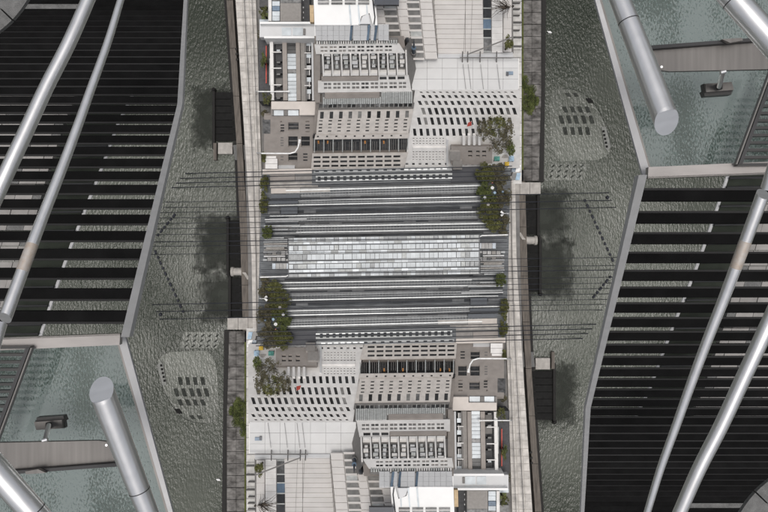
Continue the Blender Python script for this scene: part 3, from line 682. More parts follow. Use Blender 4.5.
rows = [(91.6, 93.4, [(419.0 + 6.5 * k, 421.85 + 6.5 * k) for k in range(15)], 1.6),
        (95, 98.6, [(421.0 + 6.5 * k, 424.15 + 6.5 * k) for k in range(15)], 2.2),
        (100.8, 105.6, [(417.4 + 6.5 * k, 420.55 + 6.5 * k) for k in range(15)], 2.2),
        (107.8, 115.2, [(420.8 + 6.5 * k, 424.05 + 6.5 * k) for k in range(15)], 2.3),
        (117.4, 125.4, [(416.8 + 6.5 * k, 419.85 + 6.5 * k) for k in range(15)], 1.9),
        (128.6, 136.4, [(412.8 + 6.5 * k, 415.75 + 6.5 * k) for k in range(15)], 1.0)]
for j, y0 in enumerate((138, 140.6, 143.2)):
    rows.append((y0, y0 + 1.2, [(412.8 + 3.3 * k, 414.4 + 3.3 * k) for k in range(10)], 0))
for j, y0 in enumerate((151.4, 154, 156.6, 159.2)):
    rows.append((y0, y0 + 1.2, [(412.6 + 3.3 * k, 414.2 + 3.3 * k) for k in range(10)], 0))
rows.append((163, 165.4, [(405.6 + 6.55 * k, 408.2 + 6.55 * k) for k in range(11)], 0))
facade(t, PLt, [(415, 89.8), (519.8, 89.8), (519.8, 168), (404.5, 168)], rows, 'white_wall', ['pane_dark', 'pane_dark', 'pane_dark', 'pane_dark', 'pane_mixed', 'pane_grey'], 0, 0.2, 0.0)
one(PLt, 'cornice', 'white_wall', t, 413, 146.4, 446, 150.2, 0.03, 0.3)
one(PLt, 'side_pier', 'grey_panel', t, 446.3, 138, 448.2, 167, 0.03, 0.4)
b = MB(); b.drop([RF.pt(x, y, -0.4) for x, y in [(411, 57), (519.6, 57), (519.6, 90), (411, 90)]], 2); b.build('core', 'white_wall', t)
t = thing('brown_annex', 'low grey brown annex in front of the lattice windows, @U@ half', 'building', I(465, 156, 5))
PA = Raked(168, 6.2, 134, 14)
facade(t, PA, [(451, 144.5), (492, 144.5), (492, 163), (451, 163)], [(149, 152, [(468, 472), (476, 479.6), (482, 486)], 0), (153.4, 156, [(468, 472), (476, 479.6), (482, 486)], 0)], 'beige_brown', 'pane_dark', 0.4, 0.4)
for (x0, y0, x1, y1) in ((449.6, 148, 460, 157), (452.5, 157.5, 462, 166)): one(PA, 'roof_slab', 'roof_brown', t, x0, y0, x1, y1, 0.42, 0.9)
for k in range(4): one(PA, 'column', 'white_wall', t, 462.5 + 5.2 * k, 134, 465 + 5.2 * k, 144, -0.2, 0.3)
t = thing('flag', 'small red flag over the annex, @U@ half', 'flag', I(470, 124, 14))
m = MB(); m.tube([I(472.5, 128, 14), I(471.5, 121, 19)], 0.05, 5); m.build('pole', 'white_paint', t)
m = MB(); m.prism([I(471.4, 121.2, 19), I(468, 122.6, 18.8), I(467, 126.6, 18), I(471.6, 125.6, 17.9)], [I(471.4, 121.2, 18.95), I(468, 122.6, 18.75), I(467, 126.6, 17.95), I(471.6, 125.6, 17.85)]); m.build('cloth', 'red', t)

# brown block on the left of the stepped block
t = thing('brown_block', 'brown block with a few square dark windows beside the promenade, @UL@', 'building', I(288, 168, 4))
PBr = Raked(169, 4, 115, 13)
rows = [(121, 122.4, [(280.2, 282), (305.5, 309.5)], 0), (122.4, 130.8, [(288.3, 298.6)], 0), (131.2, 132.2, [(280.2, 284), (305.5, 309.5)], 0),
        (136.4, 147.2, [(288.3, 297.6), (301.2, 309.8)], 0), (153, 161.4, [(288.3, 297.4)], 0)]
facade(t, PBr, [(264, 115), (317, 115), (311, 169), (264, 169)], rows, 'beige_brown', 'pane_dark', 0, 0.5, wname='window')
for y in (124.4, 127.2, 129.8): one(PBr, 'vent_slot', 'pane_dark', t, 280.6, y, 284.2, y + 1.1, 0.01, 0.06)
for y in (124.4, 127.2): one(PBr, 'vent_slot', 'pane_dark', t, 305.4, y, 309.6, y + 1.1, 0.01, 0.06)
for y in (137, 139.6, 142.2, 144.8, 156, 159): one(PBr, 'vent_slot', 'hotel_side', t, 280.6, y, 283.4, y + 1.1, 0.01, 0.06)
for y in (153.4, 156.4, 159.4): one(PBr, 'vent_slot', 'pane_dark', t, 303.2, y, 307.5, y + 1.1, 0.01, 0.06)
for (x0, y0, x1, y1) in ((288.6, 123.8, 298.3, 124.4), (288.6, 127.3, 298.3, 127.9), (288.6, 141.6, 297.3, 142.2), (288.6, 157.2, 297.2, 157.8), (301.4, 141.6, 309.6, 142.2)):
    one(PBr, 'glazing_bar', 'hotel_side', t, x0, y0, x1, y1, -0.47, -0.3)
one(PBr, 'door_canopy', 'grey_panel', t, 278, 165, 295, 168.4, 0.02, 0.5)
one(PBr, 'recess', 'pane_mixed', t, 262.5, 119.5, 270.4, 133.5, -0.3, 0.05)
t2 = Flat(14.5)
polyp(t2, 'roof_terrace', 'beige_light', t, [(271.5, 101.4), (318, 101.4), (317.5, 115), (299.5, 115), (299.5, 109.2), (271.5, 109.2)], -1.2, 0)
for a, b in ((273.8, 283.6), (288, 298.6)): one(Flat(13.5), 'roof_window', 'pane_sky', t, a, 109.4, b, 115.4, -0.4, 0)
for a, b in ((271.5, 273.5), (284, 287.7)): one(Flat(13.5), 'roof_pier', 'hotel_side', t, a, 109.4, b, 115.4, -0.4, 0.1)
b = MB(); b.drop([I(x, y, 13.1) for x, y in [(271, 101.8), (317.5, 101.8), (317, 115), (271, 115)]], 2); b.build('core', 'beige_brown', t)

# arcade court with its beams
t = thing('arcade_court', 'long roofed court with pale beams and a strip of skylights, @UL@', 'building', I(290, 70, 4))
AC = Flat(12)
one(Flat(9.5), 'court_floor', 'asphalt', t, 258.5, 38, 318, 101, -5, 0)
for (x0, x1, mt, h) in ((270.3, 273.6, 'white_wall', 0.9), (282.6, 287, 'beige_brown', 0.6), (296, 300, 'beige_brown', 0.6), (300.3, 304.6, 'roof_brown', 0.1), (304.8, 306, 'hotel_side', 0.2), (311.4, 313.2, 'grey_panel', 0.5), (313.4, 316.4, 'beige_brown', 0.3)):
    m = MB(); m.pl(AC, [(x0, 37), (x1, 37), (x1 + 1.0, 101), (x0 + 1.0, 101)], -0.5, h); m.build('beam', mt, t)
for k in range(16):
    y0 = 38 + 3.95 * k; mt = 'pane_dark' if k < 4 else 'pane_sky'
    if k in (8,): mt = 'pane_mixed'
    one(AC, 'skylight', mt, t, 287.3 + 0.06 * k, y0, 295.7 + 0.06 * k, y0 + 3.6, -0.3, 0.12 + random.uniform(0, 0.05))
for k in range(5):
    y0 = 41 + 12 * k
    one(AC, 'window', random.choice(['pane_sky', 'grey_panel']), t, 306.2, y0, 310.8, y0 + 4.4, -0.6, -0.2)
    one(AC, 'window', 'pane_dark', t, 306.2, y0 + 4.7, 309, y0 + 10, -0.6, -0.2); one(AC, 'mullion', 'white_wall', t, 309.2, y0 + 4.7, 309.9, y0 + 10, -0.6, 0)
    one(AC, 'bay_roof', random.choice(['hotel_side', 'asphalt', 'pane_mixed']), t, 275, y0, 282, y0 + 7, -1.4, -1.0)
    one(AC, 'bay_glass', random.choice(['pane_mixed', 'pane_sky']), t, 276, y0 + 7.4, 279.5, y0 + 9, -1.2, -0.8)
for y in (53.4, 69.4, 86): 
    one(AC, 'tie_bar', 'white_wall', t, 272, y - 0.4, 282, y + 0.5, 0.92, 1.1); one(AC, 'tie_bar', 'white_wall', t, 304.7, y - 0.4, 311, y + 0.5, 0.25, 0.5)
one(AC, 'flower_trough', 'red', t, 264.2, 43, 265.3, 81, -2.2, -1.8)
one(AC, 'kerb', 'louvre_pale', t, 268, 56, 268.8, 83, -2.2, -1.7)
t = thing('white_box_frame', 'white walled roof box with glass floor above the arcade court, @UL@', 'roof box', I(288, 30, 14))
WB = Flat(15.5)
one(WB, 'wall', 'white_roof', t, 260, 21.6, 316, 23.8, -4, 0); one(WB, 'wall', 'white_roof', t, 264, 36, 316, 38.2, -4, 0)
one(WB, 'wall', 'white_roof', t, 314.4, 23.9, 316.2, 35.9, -4, 0)
one(Flat(14), 'floor', 'grey_panel', t, 259.5, 23, 316, 37, -2, 0)
for a, b in ((282, 291.2), (292.8, 303)): one(Flat(14), 'glass_floor', 'pane_sky', t, a, 27.6, b, 35.6, 0.01, 0.12)
one(Flat(14), 'shaft', 'hotel_side', t, 303.4, 29, 305.6, 35, 0.01, 0.4)
t = thing('service_yard', 'grey brown roof with glass strip and white beam, @UL@ corner of city', 'roof', I(285, 8, 8))
SY = Flat(11)
one(SY, 'roof', 'roof_brown', t, 280.2, 3, 301, 21.2, -6, 0); one(SY, 'beam', 'white_wall', t, 268.6, -30, 271.8, 21.4, -6, 0.4)
for k in range(6): one(SY, 'glass', ['pane_sky', 'pane_mixed', 'pane_sky', 'pane_blue', 'pane_sky', 'pane_sky'][k], t, 272.2, -9 + 5 * k, 279.6, -4.4 + 5 * k, -0.6, -0.1 + random.uniform(0, .1))
one(SY, 'roof', 'pane_mixed', t, 280.2, -30, 301, 2.6, -6, -0.1)
one(SY, 'planter', 'leaf_green', t, 259, 8, 268, 17, -5, -3); one(SY, 'glass', 'pane_sky', t, 258.5, 17.6, 268.2, 21.4, -3, -1); one(SY, 'glass', 'pane_mixed', t, 258.5, -6, 268.2, 5, -3, -1)
m = MB(); m.drop([I(x, y, 7) for x, y in [(301.3, -40), (309.4, -40), (309.4, 21.4), (301.3, 21.4)]], 2)
lane = struct(m.build('road', 'asphalt'))
for y in (-5, 0, 7.4, 12.3, 17.5): one(Flat(7), 'marking', 'white_paint', lane, 301.8, y - 0.8, 303.8, y + 0.8, 0.004, 0.03)

# roof poles and wires on the grey roof
t = thing('roof_gantry', 'thin slanting gantry pole with insulators on the pale grey roof, @U@ half', 'gantry', I(462, 57, 24))
m = MB(); m.tube([I(468, 54, 25), I(484, 48, 25.8), I(513, 36.6, 27)], 0.13, 6); m.build('boom', 'hotel_side', t)
m = MB(); m.tube([I(460, 57.4, 23), I(521, 57.6, 23)], 0.09, 6); m.build('rail', 'hotel_side', t)
for x in (462.4, 467.6, 480, 496.5):
    m = MB(); m.tube([I(x, 62, 21.0), I(x + 0.2, 51.5, 24.5)], 0.1, 6); m.build('pole', 'hotel_side', t)
    m = MB(); m.tube([I(x + 0.6, 64, 21.6), I(x + 3.5, 89, 21.3)], 0.035, 5); m.build('wire', 'hotel_side', t)
t = thing('river_rail', 'grey steel post rail on the parapet at the @UR@ edge of the city', 'railing', I(516, 30, 3))
m = MB(); m.tube([I(512.4, 4, 5), I(512.6, 30, 5), I(513, 53, 5)], 0.13, 6); m.build('rail', 'hotel_side', t)
for y in (1.5, 7.6, 14, 21, 29, 36, 45): one(Flat(4.2), 'post', 'hotel_side', t, 513, y, 522 - (y % 3), y + 0.9, -0.8, 0)

# ------------------------------------------------------------------ street lamps
def lamp(label, pts, r, zb, head):
    t = thing('street_lamp', label, 'street lamp', I(pts[0][0], pts[0][1], zb), 'white street lamps')
    P = [I(pts[0][0], pts[0][1], zb)] + [I(*p) for p in pts]
    m = MB(); m.tube(P, r, 8); m.build('pole', 'white_paint', t, True)
    for (a, b) in head:
        m = MB(); m.tube([I(*a), I(*b)], [r * 1.6, r * 2.0], 8); m.build('lamp_head', 'white_paint', t, True)
lamp('white street lamp with long curved arm over the brown block, @UL@', [(257, 152.8, 9), (262, 153.3, 17.5), (290, 153.4, 18), (295, 152, 18), (298, 147.5, 18), (299.3, 142, 18)], 0.13, 3, [((299.2, 143, 18), (299.8, 139.5, 18))])
lamp('white straight armed street lamp over the arcade court, @UL@', [(256, 91.3, 9), (258, 91.4, 13.6), (276, 91.5, 13.8), (288, 91.3, 13.8)], 0.10, 3, [((287, 91.3, 13.8), (289.5, 91.3, 13.8))])
lamp('white forked street lamp by the yard trees, @R@ side', [(508.6, 213.6, 9), (505, 213.6, 10), (503.5, 213.6, 10)], 0.11, 3, [((503.4, 213.6, 10), (500.8, 211.4, 10)), ((503.4, 213.6, 10), (501, 215.8, 10))])
# promenade kiosk under the lamp
t = thing('white_kiosk', 'white slatted kiosk roof under the curved street lamp, @UL@', 'kiosk', I(270, 158, 3))
for k in range(5): one(Flat(6.2), 'roof_panel', 'white_wall', t, 265.3, 143.4 + 5.1 * k, 276.2 + (1.2 if k > 2 else 0), 148.2 + 5.1 * k, -0.3, random.uniform(0, 0.06))
for (x, y) in ((266.5, 145), (274.5, 145), (266.5, 167), (274.5, 167)):
    m = MB(); m.tube([I(x, y, 2.2), I(x, y, 5.9)], 0.12, 6); m.build('post', 'white_paint', t)

# market stalls and parasols
for k, (x, y, w, h, mt, what) in enumerate([(497, 158.5, 5.5, 4.5, 'teal', 'green'), (486, 160.5, 7, 3.6, 'white_paint', 'wide white'), (505.3, 155, 6.5, 5.2, 'pale_block', 'cream'), (507, 164, 4.2, 4.4, 'yellow', 'yellow'), (511.5, 158.5, 5, 5.5, 'awning_blue', 'pale blue'), (491, 165, 6, 3.2, 'grey_panel', 'pale grey'), (499.5, 163.6, 4.2, 3.6, 'red', 'small red')]):
    if mt == 'red': continue
    t = thing('market_stall', what + ' awning of a market stall by the @UR@ trees', 'market stall', I(x, y, 3), 'market stalls')
    z = 8.2; c = I(x, y, z); 
    corners = [I(x - w / 2, y - h / 2, z - 0.5), I(x + w / 2, y - h / 2, z - 0.5), I(x + w / 2, y + h / 2, z - 0.5), I(x - w / 2, y + h / 2, z - 0.5)]
    m = MB()
    for q in range(4): m.quad(corners[q], corners[(q + 1) % 4], c)
    m.prism(corners, [p - Vector((0, 0, 0.25)) for p in corners]); m.build('awning', mt, t)
    for p in corners:
        p = p.lerp(c, 0.12)
        m = MB(); m.tube([Vector((p.x, p.y, 2.2)), Vector((p.x, p.y, z - 0.55))], 0.05, 5); m.build('post', 'dark_metal', t)
for (x, y, r, mt, what) in [(492.6, 187.6, 2.3, 'white_paint', 'largest white'), (495, 192.5, 1.9, 'awning_blue', 'pale blue'), (503, 191.5, 1.6, 'pane_blue', 'small blue'), (485, 197.4, 2.0, 'grey_panel', 'light grey'), (488.4, 204.3, 2.1, 'pale_block', 'cream'), (492.6, 182.6, 0.9, 'red', 'tiny red')]:
    t = thing('parasol', what + ' parasol among the yard trees, @R@ side', 'parasol', I(x, y, 4.8), 'parasols among the trees')
    zz = 9.9; c = I(x, y, zz); m = MB(); R = r * 0.145
    ring = [c + Vector((R * math.cos(a * math.pi / 4), R * math.sin(a * math.pi / 4), -0.28)) for a in range(8)]
    for q in range(8): m.quad(ring[q], ring[(q + 1) % 8], c)
    m.prism(ring, [p - Vector((0, 0, 0.08)) for p in ring]); m.build('canopy', mt, t)
    m = MB(); m.tube([Vector((c.x, c.y, 4.7)), c], 0.04, 6); m.build('pole', 'white_paint', t)

# ------------------------------------------------------------------ trees and planting
def leaves(m, c, rx, ry, rz, n, s, rnd, clumps=9):
    cl = []
    for _ in range(clumps):
        a = rnd.uniform(0, 6.283); q = math.sqrt(rnd.random()) * 0.8
        cl.append((Vector((math.cos(a) * q * rx, math.sin(a) * q * ry, rnd.uniform(-0.5, 0.5) * rz)), rnd.uniform(0.2, 0.4)))
    for _ in range(n):
        o, k = rnd.choice(cl)
        d = Vector((rnd.gauss(0, 1), rnd.gauss(0, 1), rnd.gauss(0, 1))).normalized() * (rnd.random() ** 0.4) * k
        p = c + o + Vector((d.x * rx, d.y * ry, d.z * rz))
        u = Vector((rnd.gauss(0, 1), rnd.gauss(0, 1), rnd.gauss(0, 0.6))).normalized(); w = u.orthogonal().normalized() * s * 0.55; u = u * s * rnd.uniform(0.7, 1.3)
        m.quad(p - u, p + w, p + u, p - w)
def tree(label, x, y, rx, ry, zc, zb, n, mt, seed, cat='tree', name='tree', group=None, s=0.24):
    rnd = random.Random(seed)
    t = thing(name, label, cat, I(x, y, zb), group)
    c = I(x, y, zc); ax, ay = rx * (H - zc) / F, ry * (H - zc) / F; rz = min(ax, ay) * 0.9
    base = Vector((c.x, c.y, zb))
    m = MB(); m.tube([base, base.lerp(c, 0.5) + Vector((0.08, 0.05, 0)), c], [0.2, 0.15, 0.06], 7)
    for _ in range(6):
        a = rnd.uniform(0, 6.28); e = c + Vector((math.cos(a) * ax * 0.7, math.sin(a) * ay * 0.7, rnd.uniform(0, rz * 0.6)))
        st = base.lerp(c, rnd.uniform(0.5, 0.8)); m.tube([st, st.lerp(e, 0.55) + Vector((0, 0, 0.15)), e], [0.08, 0.05, 0.015], 5)
    m.build('trunk', 'bark', t, True)
    m = MB(); leaves(m, c, ax, ay, rz, int(n * 0.55), s * 0.85, rnd, clumps=22); m.build('crown', mt, t)
    return t
G = 'trees along the rail yard'
tree('olive green tree nearest the market stalls, @UR@ end of the yard', 485.5, 173, 10.5, 12.5, 8.2, 4.7, 2600, 'leaf_olive', 1, group=G)
tree('brownish tree beside the olive one by the stalls, @UR@ of the yard', 499.5, 175, 12, 12.5, 7.8, 4.7, 2600, 'leaf_brown', 2, group=G)
tree('dark green tree amid the parasols, @R@ side of the yard', 488, 192, 11.5, 12, 8.0, 4.7, 2600, 'leaf_green', 3, group=G)
tree('brown tinged tree next to the parapet, @R@ side of the yard', 501.5, 196, 10, 13, 7.5, 4.7, 2300, 'leaf_brown', 4, group=G)
tree('green tree just above the forked lamp, @R@ side of the yard', 488, 209, 11.5, 11.5, 8.2, 4.7, 2600, 'leaf_olive', 5, group=G)
tree('yellowish tree next to the shelter frame, @R@ side of the yard', 491.5, 222.5, 10, 10.5, 8, 4.7, 2200, 'leaf_olive', 6, group=G)
tree('thin brown tree beside the forked lamp, @R@ side of the yard', 502.5, 223, 8, 14, 7, 4.7, 1800, 'leaf_brown', 7, group=G)
tree('small olive tree above another at the @UL@ of the yard', 264.5, 186, 5, 11, 6.5, 4.7, 1200, 'leaf_olive', 8, group='small yard trees')
tree('small olive tree below another at the @UL@ of the yard', 264.8, 205.5, 5.4, 10, 6.5, 4.7, 1200, 'leaf_olive', 9, group='small yard trees')
tree('small dark green spiky tree at the @L@ end of the canopy', 267.2, 232.2, 6, 8, 8.2, 4.7, 700, 'leaf_green', 10, s=0.3)
for k, (x, y, rx, ry, mt, what) in enumerate([(262.5, 60, 2.5, 9, 'leaf_green', 'narrow green'), (264.5, 59, 2, 4, 'leaf_olive', 'small olive'), (266.5, 98, 5, 8, 'leaf_olive', 'yellowish'), (265, 112.5, 4.4, 4, 'leaf_brown', 'brownish'), (266, 128.5, 3.4, 4, 'leaf_olive', 'little olive'), (263.6, 158, 2.4, 7, 'leaf_olive', 'slim olive'), (263, 11, 4.5, 6, 'leaf_olive', 'topmost olive'), (260.5, 36, 4, 7, 'leaf_brown', 'bare brown')]):
    zc = 13.5 if 38 < y < 101 else (8.5 if y < 38 else 7)
    if y < 30: zc = 13
    tree(what + ' shrub between promenade and buildings, @UL@', x, y, rx, ry, zc, 2.2, 380, mt, 20 + k, 'shrub', 'shrub', 'promenade shrubs', 0.18)
for k, (x, y, rx, ry, mt, what) in enumerate([(484, 129, 9, 12, 'leaf_brown', 'brown leafed'), (496, 127, 11, 12, 'leaf_olive', 'olive leafed'), (507, 131, 8, 13, 'leaf_brown', 'dull brown'), (499, 144, 13, 10, 'leaf_brown', 'dark low'), (511, 148, 5, 9, 'leaf_green', 'narrow green')]):
    tree(what + ' tree before the lattice building front, @UR@', x, y, rx, ry, 17 if y < 140 else 12, 2.2, 850, mt, 40 + k, 'tree', 'tree', 'trees before the lattice front', 0.2)
tree('round dark olive bush on the grey ledge, @UR@', 509, 43, 4.6, 9, 26, 21, 900, 'leaf_olive', 60, 'bush', 'bush', None, 0.16)
# ivy hanging over the weathered quay
t = thing('ivy_clump', 'dark green ivy clump overgrowing the weathered quay, @UR@', 'ivy', I(530, 100, 2))
rnd = random.Random(5); m = MB()
for (x, y, rx, ry, n) in ((530, 100, 10.5, 14, 2600), (526, 84, 4, 10, 500)):
    c = I(x, y, 2.6); leaves(m, c, rx * 0.196, ry * 0.196, 0.9, n, 0.14, rnd, 16)
m.build('foliage', 'leaf_green', t)
m = MB()
for k in range(5): m.tube([I(524 + 2 * k, 92, 2.1), I(525 + 2.4 * k, 100, 2.5), I(526 + 2.4 * k, 112, 2.2)], 0.05, 5)
m.build('stems', 'bark', t)
# bare tree at the top edge
t = thing('bare_tree', 'leafless tree with thin twigs at the @UR@ edge of the city', 'tree', I(512, 8, 21))
rnd = random.Random(9)
m = MB(); b0 = I(513, 6, 21); b1 = I(505, 8, 33); m.tube([b0, b0.lerp(b1, 0.5), b1], [0.22, 0.16, 0.06], 6); m.build('trunk', 'bark', t, True)
m = MB()
for _ in range(42):
    st = b0.lerp(b1, rnd.uniform(0.35, 1)); e = I(rnd.uniform(487, 509), rnd.uniform(-8, 21), rnd.uniform(32, 34))
    mid = st.lerp(e, 0.5) + Vector((rnd.uniform(-.3, .3), rnd.uniform(-.3, .3), 0.3)); m.tube([st, mid, e], [0.05, 0.035, 0.012], 4)
m.build('twigs', 'bark', t)

# ------------------------------------------------------------------ the sky deck near the camera
# black louvre screen: blades of equal pitch on a plane that rises towards the lower end
D0, AA, BB, CC = 15.2, 160.3, -12.73, -0.0254
def lz(n): return H - D0 * (1 + CC * n)
def ly(n): return (AA + BB * n) * D0 / F
def n_of(py): v = 256 - py; return (AA - v) / (-BB + CC * v)
def LP(px, py, up=0.0):
    n = n_of(py); return I(px, py, lz(n)) + Vector((0, 0, up))
ED = [(-60, 189), (0, 186.6), (105, 181.5), (335, 128.5)]
t = thing('louvre_screen', 'inclined screen of near black louvre blades with grey edge beam, @UL@', 'louvre screen', LP(80, 200))
pitch = -BB * D0 / F
n = -16.5
while n < 16.2:
    y = ly(n); z = lz(n); d = H - z
    py = 256 - y / d * F
    xr_ = (lerp_tab(ED, py) - 384) * d / F - 0.02; xl_ = (-70 - 384) * d / F
    w = pitch * 0.305; D = 0.08
    m = MB(); top = [Vector((xl_, y - w, z)), Vector((xr_, y - w, z)), Vector((xr_, y + w, z)), Vector((xl_, y + w, z))]
    m.prism(top, [p - Vector((0, 0, D)) for p in top]); bl = m.build('blade', 'louvre_black', t, bevel=0.008)
    m = MB(); m.prism([Vector((x, yy, z + 0.012)) for x, yy in ((xl_, y - w - 0.006), (xr_, y - w - 0.006), (xr_, y - w + 0.02), (xl_, y - w + 0.02))], [Vector((x, yy, z - 0.05)) for x, yy in ((xl_, y - w - 0.006), (xr_, y - w - 0.006), (xr_, y - w - 0.002), (xl_, y - w - 0.002))])
    m.build('edge_highlight', 'louvre_highlight', bl)  # lighter strip standing for the highlight on the blade's edge
    n += 1
for (ya, yb) in ((-50, 105), (105, 336)):
    m = MB(); N = 6; L = []; R = []
    for k in range(N + 1):
        y = ya + (yb - ya) * k / N; d = H - lz(n_of(y)); w = 0.046 * F / d
        x = lerp_tab(ED, y); L.append(LP(x - w, y, 0.12)); R.append(LP(x + w, y, 0.12))
    m.prism(L + R[::-1], [p - Vector((0, 0, 0.14)) for p in L + R[::-1]]); m.build('edge_beam', 'edge_paint', t)
one(Flat(lz(-14.2) + 0.3), 'cross_bar', 'concrete', t, -10, 4, 79, 8.6, -0.2, 0.0)

# lower walkway seen through the gaps between blades
zW = H - 24
t = thing('glass_walkway', 'pale tiled walkway with dark glass balustrade glimpsed under the black louvres, @L@', 'walkway', I(40, 200, zW))
WK = Flat(zW)
EDG = [(60, 92), (123, 66), (182, 47), (245, 30), (300, 12), (345, -4)]
k = 0; y = 60.0
while y < 340:
    h = 15.5; xe = lerp_tab(EDG, y + h / 2)
    x = xe
    while x > -60:
        w = 9 if (x == xe) else 17.5
        one(WK, 'tile', 'tile_pale' if k % 5 else 'concrete', t, x - w + 0.5, y + 0.4, x, y + h - 0.3, -0.4, random.uniform(0, 0.03), slant=-3.8); x -= w; k += 1
    y += h
m = MB(); HR = [(60, 150), (123, 118), (169, 101), (212, 84), (245, 71), (290, 55), (345, 37)]
m.tube([I(x + 0.5, y, zW + 1.6) for y, x in HR], 0.05, 8); m.build('handrail', 'edge_paint', t, True)
m.v = []; m.f = []
GL = [I(x - 0.6, y, zW + 1.2) for y, x in HR]; GR = [I(lerp_tab(EDG, y) + 1, y, zW + 0.6) for y, x in HR]
for a in range(len(HR) - 1): m.prism([GL[a], GL[a + 1], GR[a + 1], GR[a]], [p - Vector((0, 0, 0.03)) for p in (GL[a], GL[a + 1], GR[a + 1], GR[a])])
m.build('balustrade_glass', 'dock_green', t)
for kk in range(24):
    y = 118 + 9.4 * kk; x1 = lerp_tab(HR, y) - 2; x0 = lerp_tab(EDG, y) + 2
    m = MB(); m.tube([I(x0, y + 0.6, zW + 1.5), I(x1, y - 0.2, zW + 1.75)], 0.035, 6); m.build('bar', 'lamp_black', t)

# curved concrete drum at the corner
t = thing('concrete_drum', 'corner of a round grey concrete drum, @UL@ corner', 'drum', I(0, 0, H - 9))
cx, cy, Rr = -62, -52, 103
for k in range(5):
    a0 = math.radians(8 + 18 * k) + 0.008; a1 = math.radians(8 + 18 * (k + 1)) - 0.008
    outer_ = [(cx + Rr * math.cos(a0 + (a1 - a0) * q / 5), cy + Rr * math.sin(a0 + (a1 - a0) * q / 5)) for q in range(6)]
    inner_ = [(cx + (Rr - 75) * math.cos(a0 + (a1 - a0) * q / 5), cy + (Rr - 75) * math.sin(a0 + (a1 - a0) * q / 5)) for q in range(6)]
    polyp(Flat(H - 9), 'block', 'concrete', t, outer_ + inner_[::-1], -0.06, 0.0)
m = MB(); m.drop([I(cx + (Rr - 73) * math.cos(k * math.pi / 10), cy + (Rr - 73) * math.sin(k * math.pi / 10), H - 9.1) for k in range(20)], H - 9.3); m.build('core', 'dark_metal', t)

def smooth_path(pts, n=24):
    out = []
    P = [pts[0]] + pts + [pts[-1]]
    segs = len(pts) - 1
    for s_ in range(segs):
        p0, p1, p2, p3 = P[s_], P[s_ + 1], P[s_ + 2], P[s_ + 3]
        for k in range(n // segs + 1):
            f = k / (n // segs + 1)
            out.append(0.5 * ((2 * p1) + (p2 - p0) * f + (2 * p0 - 5 * p1 + 4 * p2 - p3) * f * f + (3 * p1 - p0 - 3 * p2 + p3) * f ** 3))
    out.append(pts[-1]); return out
def rail_tube(label, pts, r, rings=(), name='steel_tube', sleeve=None, cut=0):
    P = smooth_path([I(x, y, H - d) for x, y, d in pts])
    t = thing(name, label, 'tube', P[-1], 'brushed steel tubes')
    n_ = len(P) - 1; rs = [r[0] + (r[1] - r[0]) * k / n_ for k in range(n_ + 1)]
    cn = None
    if cut:
        ax_ = (P[-1] - P[-2]).normalized(); side = ax_.cross(Vector((0, 0, 1))).normalized(); upv = side.cross(ax_)
        cn = ax_ * math.cos(cut) + upv * math.sin(cut)
    m = MB(); m.tube(P, rs, 36, cut=cn); m.build('tube', 'steel', t, True)
    for f in rings:
        i = f * n_; a = P[int(i)].lerp(P[min(int(i) + 1, n_)], i - int(i)); dr = (P[min(int(i) + 1, n_)] - P[max(0, int(i) - 1)]).normalized()
        m = MB(); m.tube([a - dr * 0.004, a + dr * 0.004], rs[int(i)] * 1.02, 36, cap=False); m.build('joint_ring', 'dark_metal', t, True)
    if sleeve:
        i0, i1 = int(sleeve[0] * n_), int(sleeve[1] * n_)
        m = MB(); m.tube(P[i0:i1 + 1], [q * 1.015 for q in rs[i0:i1 + 1]], 36, cap=False); m.build('sleeve', 'rust_sleeve', t, True)
    return t
rail_tube('thick brushed steel tube bending across the black louvres to the frame edge, @UL@', [(105, -40, 8.4), (88, 0, 8.3), (69, 43, 8.2), (47, 86, 8.1), (27.5, 128, 8.0), (7, 172, 7.9), (-26, 243, 7.8)], (0.066, 0.078))
rail_tube('slim steel tube with a rusty sleeve over the black louvres, @L@', [(133, -40, 8.2), (120.6, 0, 8.0), (107.5, 43, 7.85), (92, 86, 7.7), (77, 128, 7.55), (60.5, 172, 7.4), (43.5, 215, 7.25), (28, 256, 7.1), (5, 318, 6.9)], (0.030, 0.056), sleeve=(0.87, 0.93), cut=0.5)
rail_tube('short steel tube stub below the rusty sleeved one, @L@ frame edge', [(1.5, 324, 6.4), (-5, 345, 6.3), (-16, 380, 6.2)], (0.044, 0.044))
rail_tube('steel tube with a blunt round end over the glass floor, @UR@', [(603, -40, 7.3), (620, 0, 7.2), (637, 43, 7.1), (666.5, 121, 6.9)], (0.080, 0.108), rings=(0.52,), cut=0.68)
rail_tube('steel tube crossing the extreme corner of the glass floor, @UR@ corner', [(700, -40, 6.5), (735, 0, 6.4), (785, 57, 6.3), (840, 120, 6.2)], (0.10, 0.106), rings=(0.33,))

# glass floor with its frame
t = thing('glass_floor', 'wet teal tinted glass floor panel with pale frame, @UR@ corner', 'glass floor', I(690, 80, H - 10))
GZ = Flat(H - 10)
polyp(GZ, 'pane', 'wet_glass', t, [(585.5, -40), (597.5, 0), (646, 168), (846, 158), (846, -40)], -0.02, 0.0)
polyp(GZ, 'frame', 'edge_paint', t, [(581.5, -40), (586.4, -40), (648, 171), (646.5, 177), (641.5, 177), (593.6, 0)], 0.004, 0.06)
polyp(GZ, 'frame_lip', 'steel_brown', t, [(586.6, -40), (589.2, -40), (649.6, 168.5), (648, 171)], 0.004, 0.045)
polyp(Flat(H - 9.6), 'rail', 'steel_bar', t, [(648.5, 167), (850, 158), (850, 169.5), (648, 177)], -0.1, 0.0)
polyp(Flat(H - 9.55), 'rail_edge', 'steel_brown', t, [(648, 177.3), (850, 169.8), (850, 171), (648, 178.4)], -0.1, 0.0)
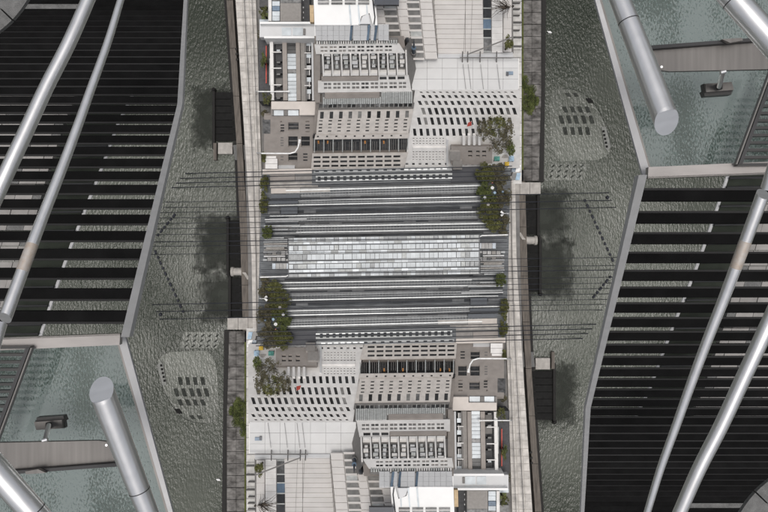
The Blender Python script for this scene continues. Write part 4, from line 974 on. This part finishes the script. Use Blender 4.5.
t = thing('cross_beam', 'flat brushed brown steel beam between two tubes over the glass, @UR@', 'beam', I(705, 58, H - 8.2))
polyp(Flat(H - 8.2), 'plate', 'steel_brown', t, [(646, 49.6), (768, 41), (800, 40), (800, 68.4), (670, 71.2), (660, 70)], -0.05, 0.0)
polyp(Flat(H - 8.12), 'flange', 'dark_metal', t, [(648, 45.5), (757, 37.5), (757, 40.8), (648, 49)], -0.12, 0.0)
polyp(Flat(H - 8.05), 'bracket', 'steel_brown', t, [(722, 39), (742, 37.6), (743, 40.4), (730, 42.6)], -0.05, 0.0)
for (x, y) in ((661, 67.2),):
    m = MB(); c = I(x, y, H - 8.2); m.tube([c, c + Vector((0, 0, 0.02))], 0.014, 10); m.build('bolt', 'steel', t)
t = thing('floodlight', 'small black floodlight on a short steel arm over the glass, @UR@', 'floodlight', I(720, 88, H - 9))
FZ = Flat(H - 8.8)
polyp(FZ, 'housing', 'lamp_black', t, [(705, 89.8), (734, 89.4), (734, 93.2), (707, 95)], -0.16, -0.06)
polyp(FZ, 'cover', 'steel_brown', t, [(705.3, 83.6), (731.8, 81.8), (734, 89.8), (706.3, 92)], -0.05, 0.0)
polyp(FZ, 'frame', 'lamp_black', t, [(704.6, 83), (732.4, 81.2), (734.8, 90.6), (706, 92.8)], -0.12, -0.051)
m = MB(); m.tube([I(719.2, 86.5, H - 8.7), I(721.3, 78, H - 8.4), I(723, 71.5, H - 8.25)], 0.026, 12); m.build('arm', 'steel', t, True)
m = MB(); m.tube([I(720.4, 72.6, H - 8.22), I(725.4, 71.2, H - 8.22)], 0.022, 10); m.build('hinge', 'steel', t, True)
m = MB(); m.tube([I(719.2, 88.5, H - 8.75), I(719.4, 84.5, H - 8.72)], 0.034, 12); m.build('knuckle', 'lamp_black', t, True)
t = thing('bar_grating', 'black barred grating with slanting stringer at the @R@ frame edge', 'grating', I(755, 130, H - 9.4))
GG = Flat(H - 9.5)
polyp(GG, 'stringer', 'dark_metal', t, [(774.5, 62), (778, 62), (740.6, 164.5), (736.8, 164.5)], -0.06, 0.05)
polyp(GG, 'stringer_cap', 'hotel_side', t, [(772.6, 62), (774.2, 62), (736.4, 164.5), (734.8, 164.5)], -0.04, 0.03)
for k in range(12):
    y = 84 + 7.35 * k; xs = 776 - (y - 62) * 0.363
    one(GG, 'bar', 'lamp_black', t, xs - 2, y - 1.3, 850, y + 1.3, -0.06, 0.03, tilt=-0.01)

# ------------------------------------------------------------------ the twins: every paired thing again, turned half a circle
for o in list(PAIRS):
    c = copy_tree(o)
    c.location = (-o.location.x, -o.location.y, o.location.z)
    c.rotation_euler.z = math.pi
    if 'label' in o:
        c['label'] = fill(o['label'], True); o['label'] = fill(o['label'], False)
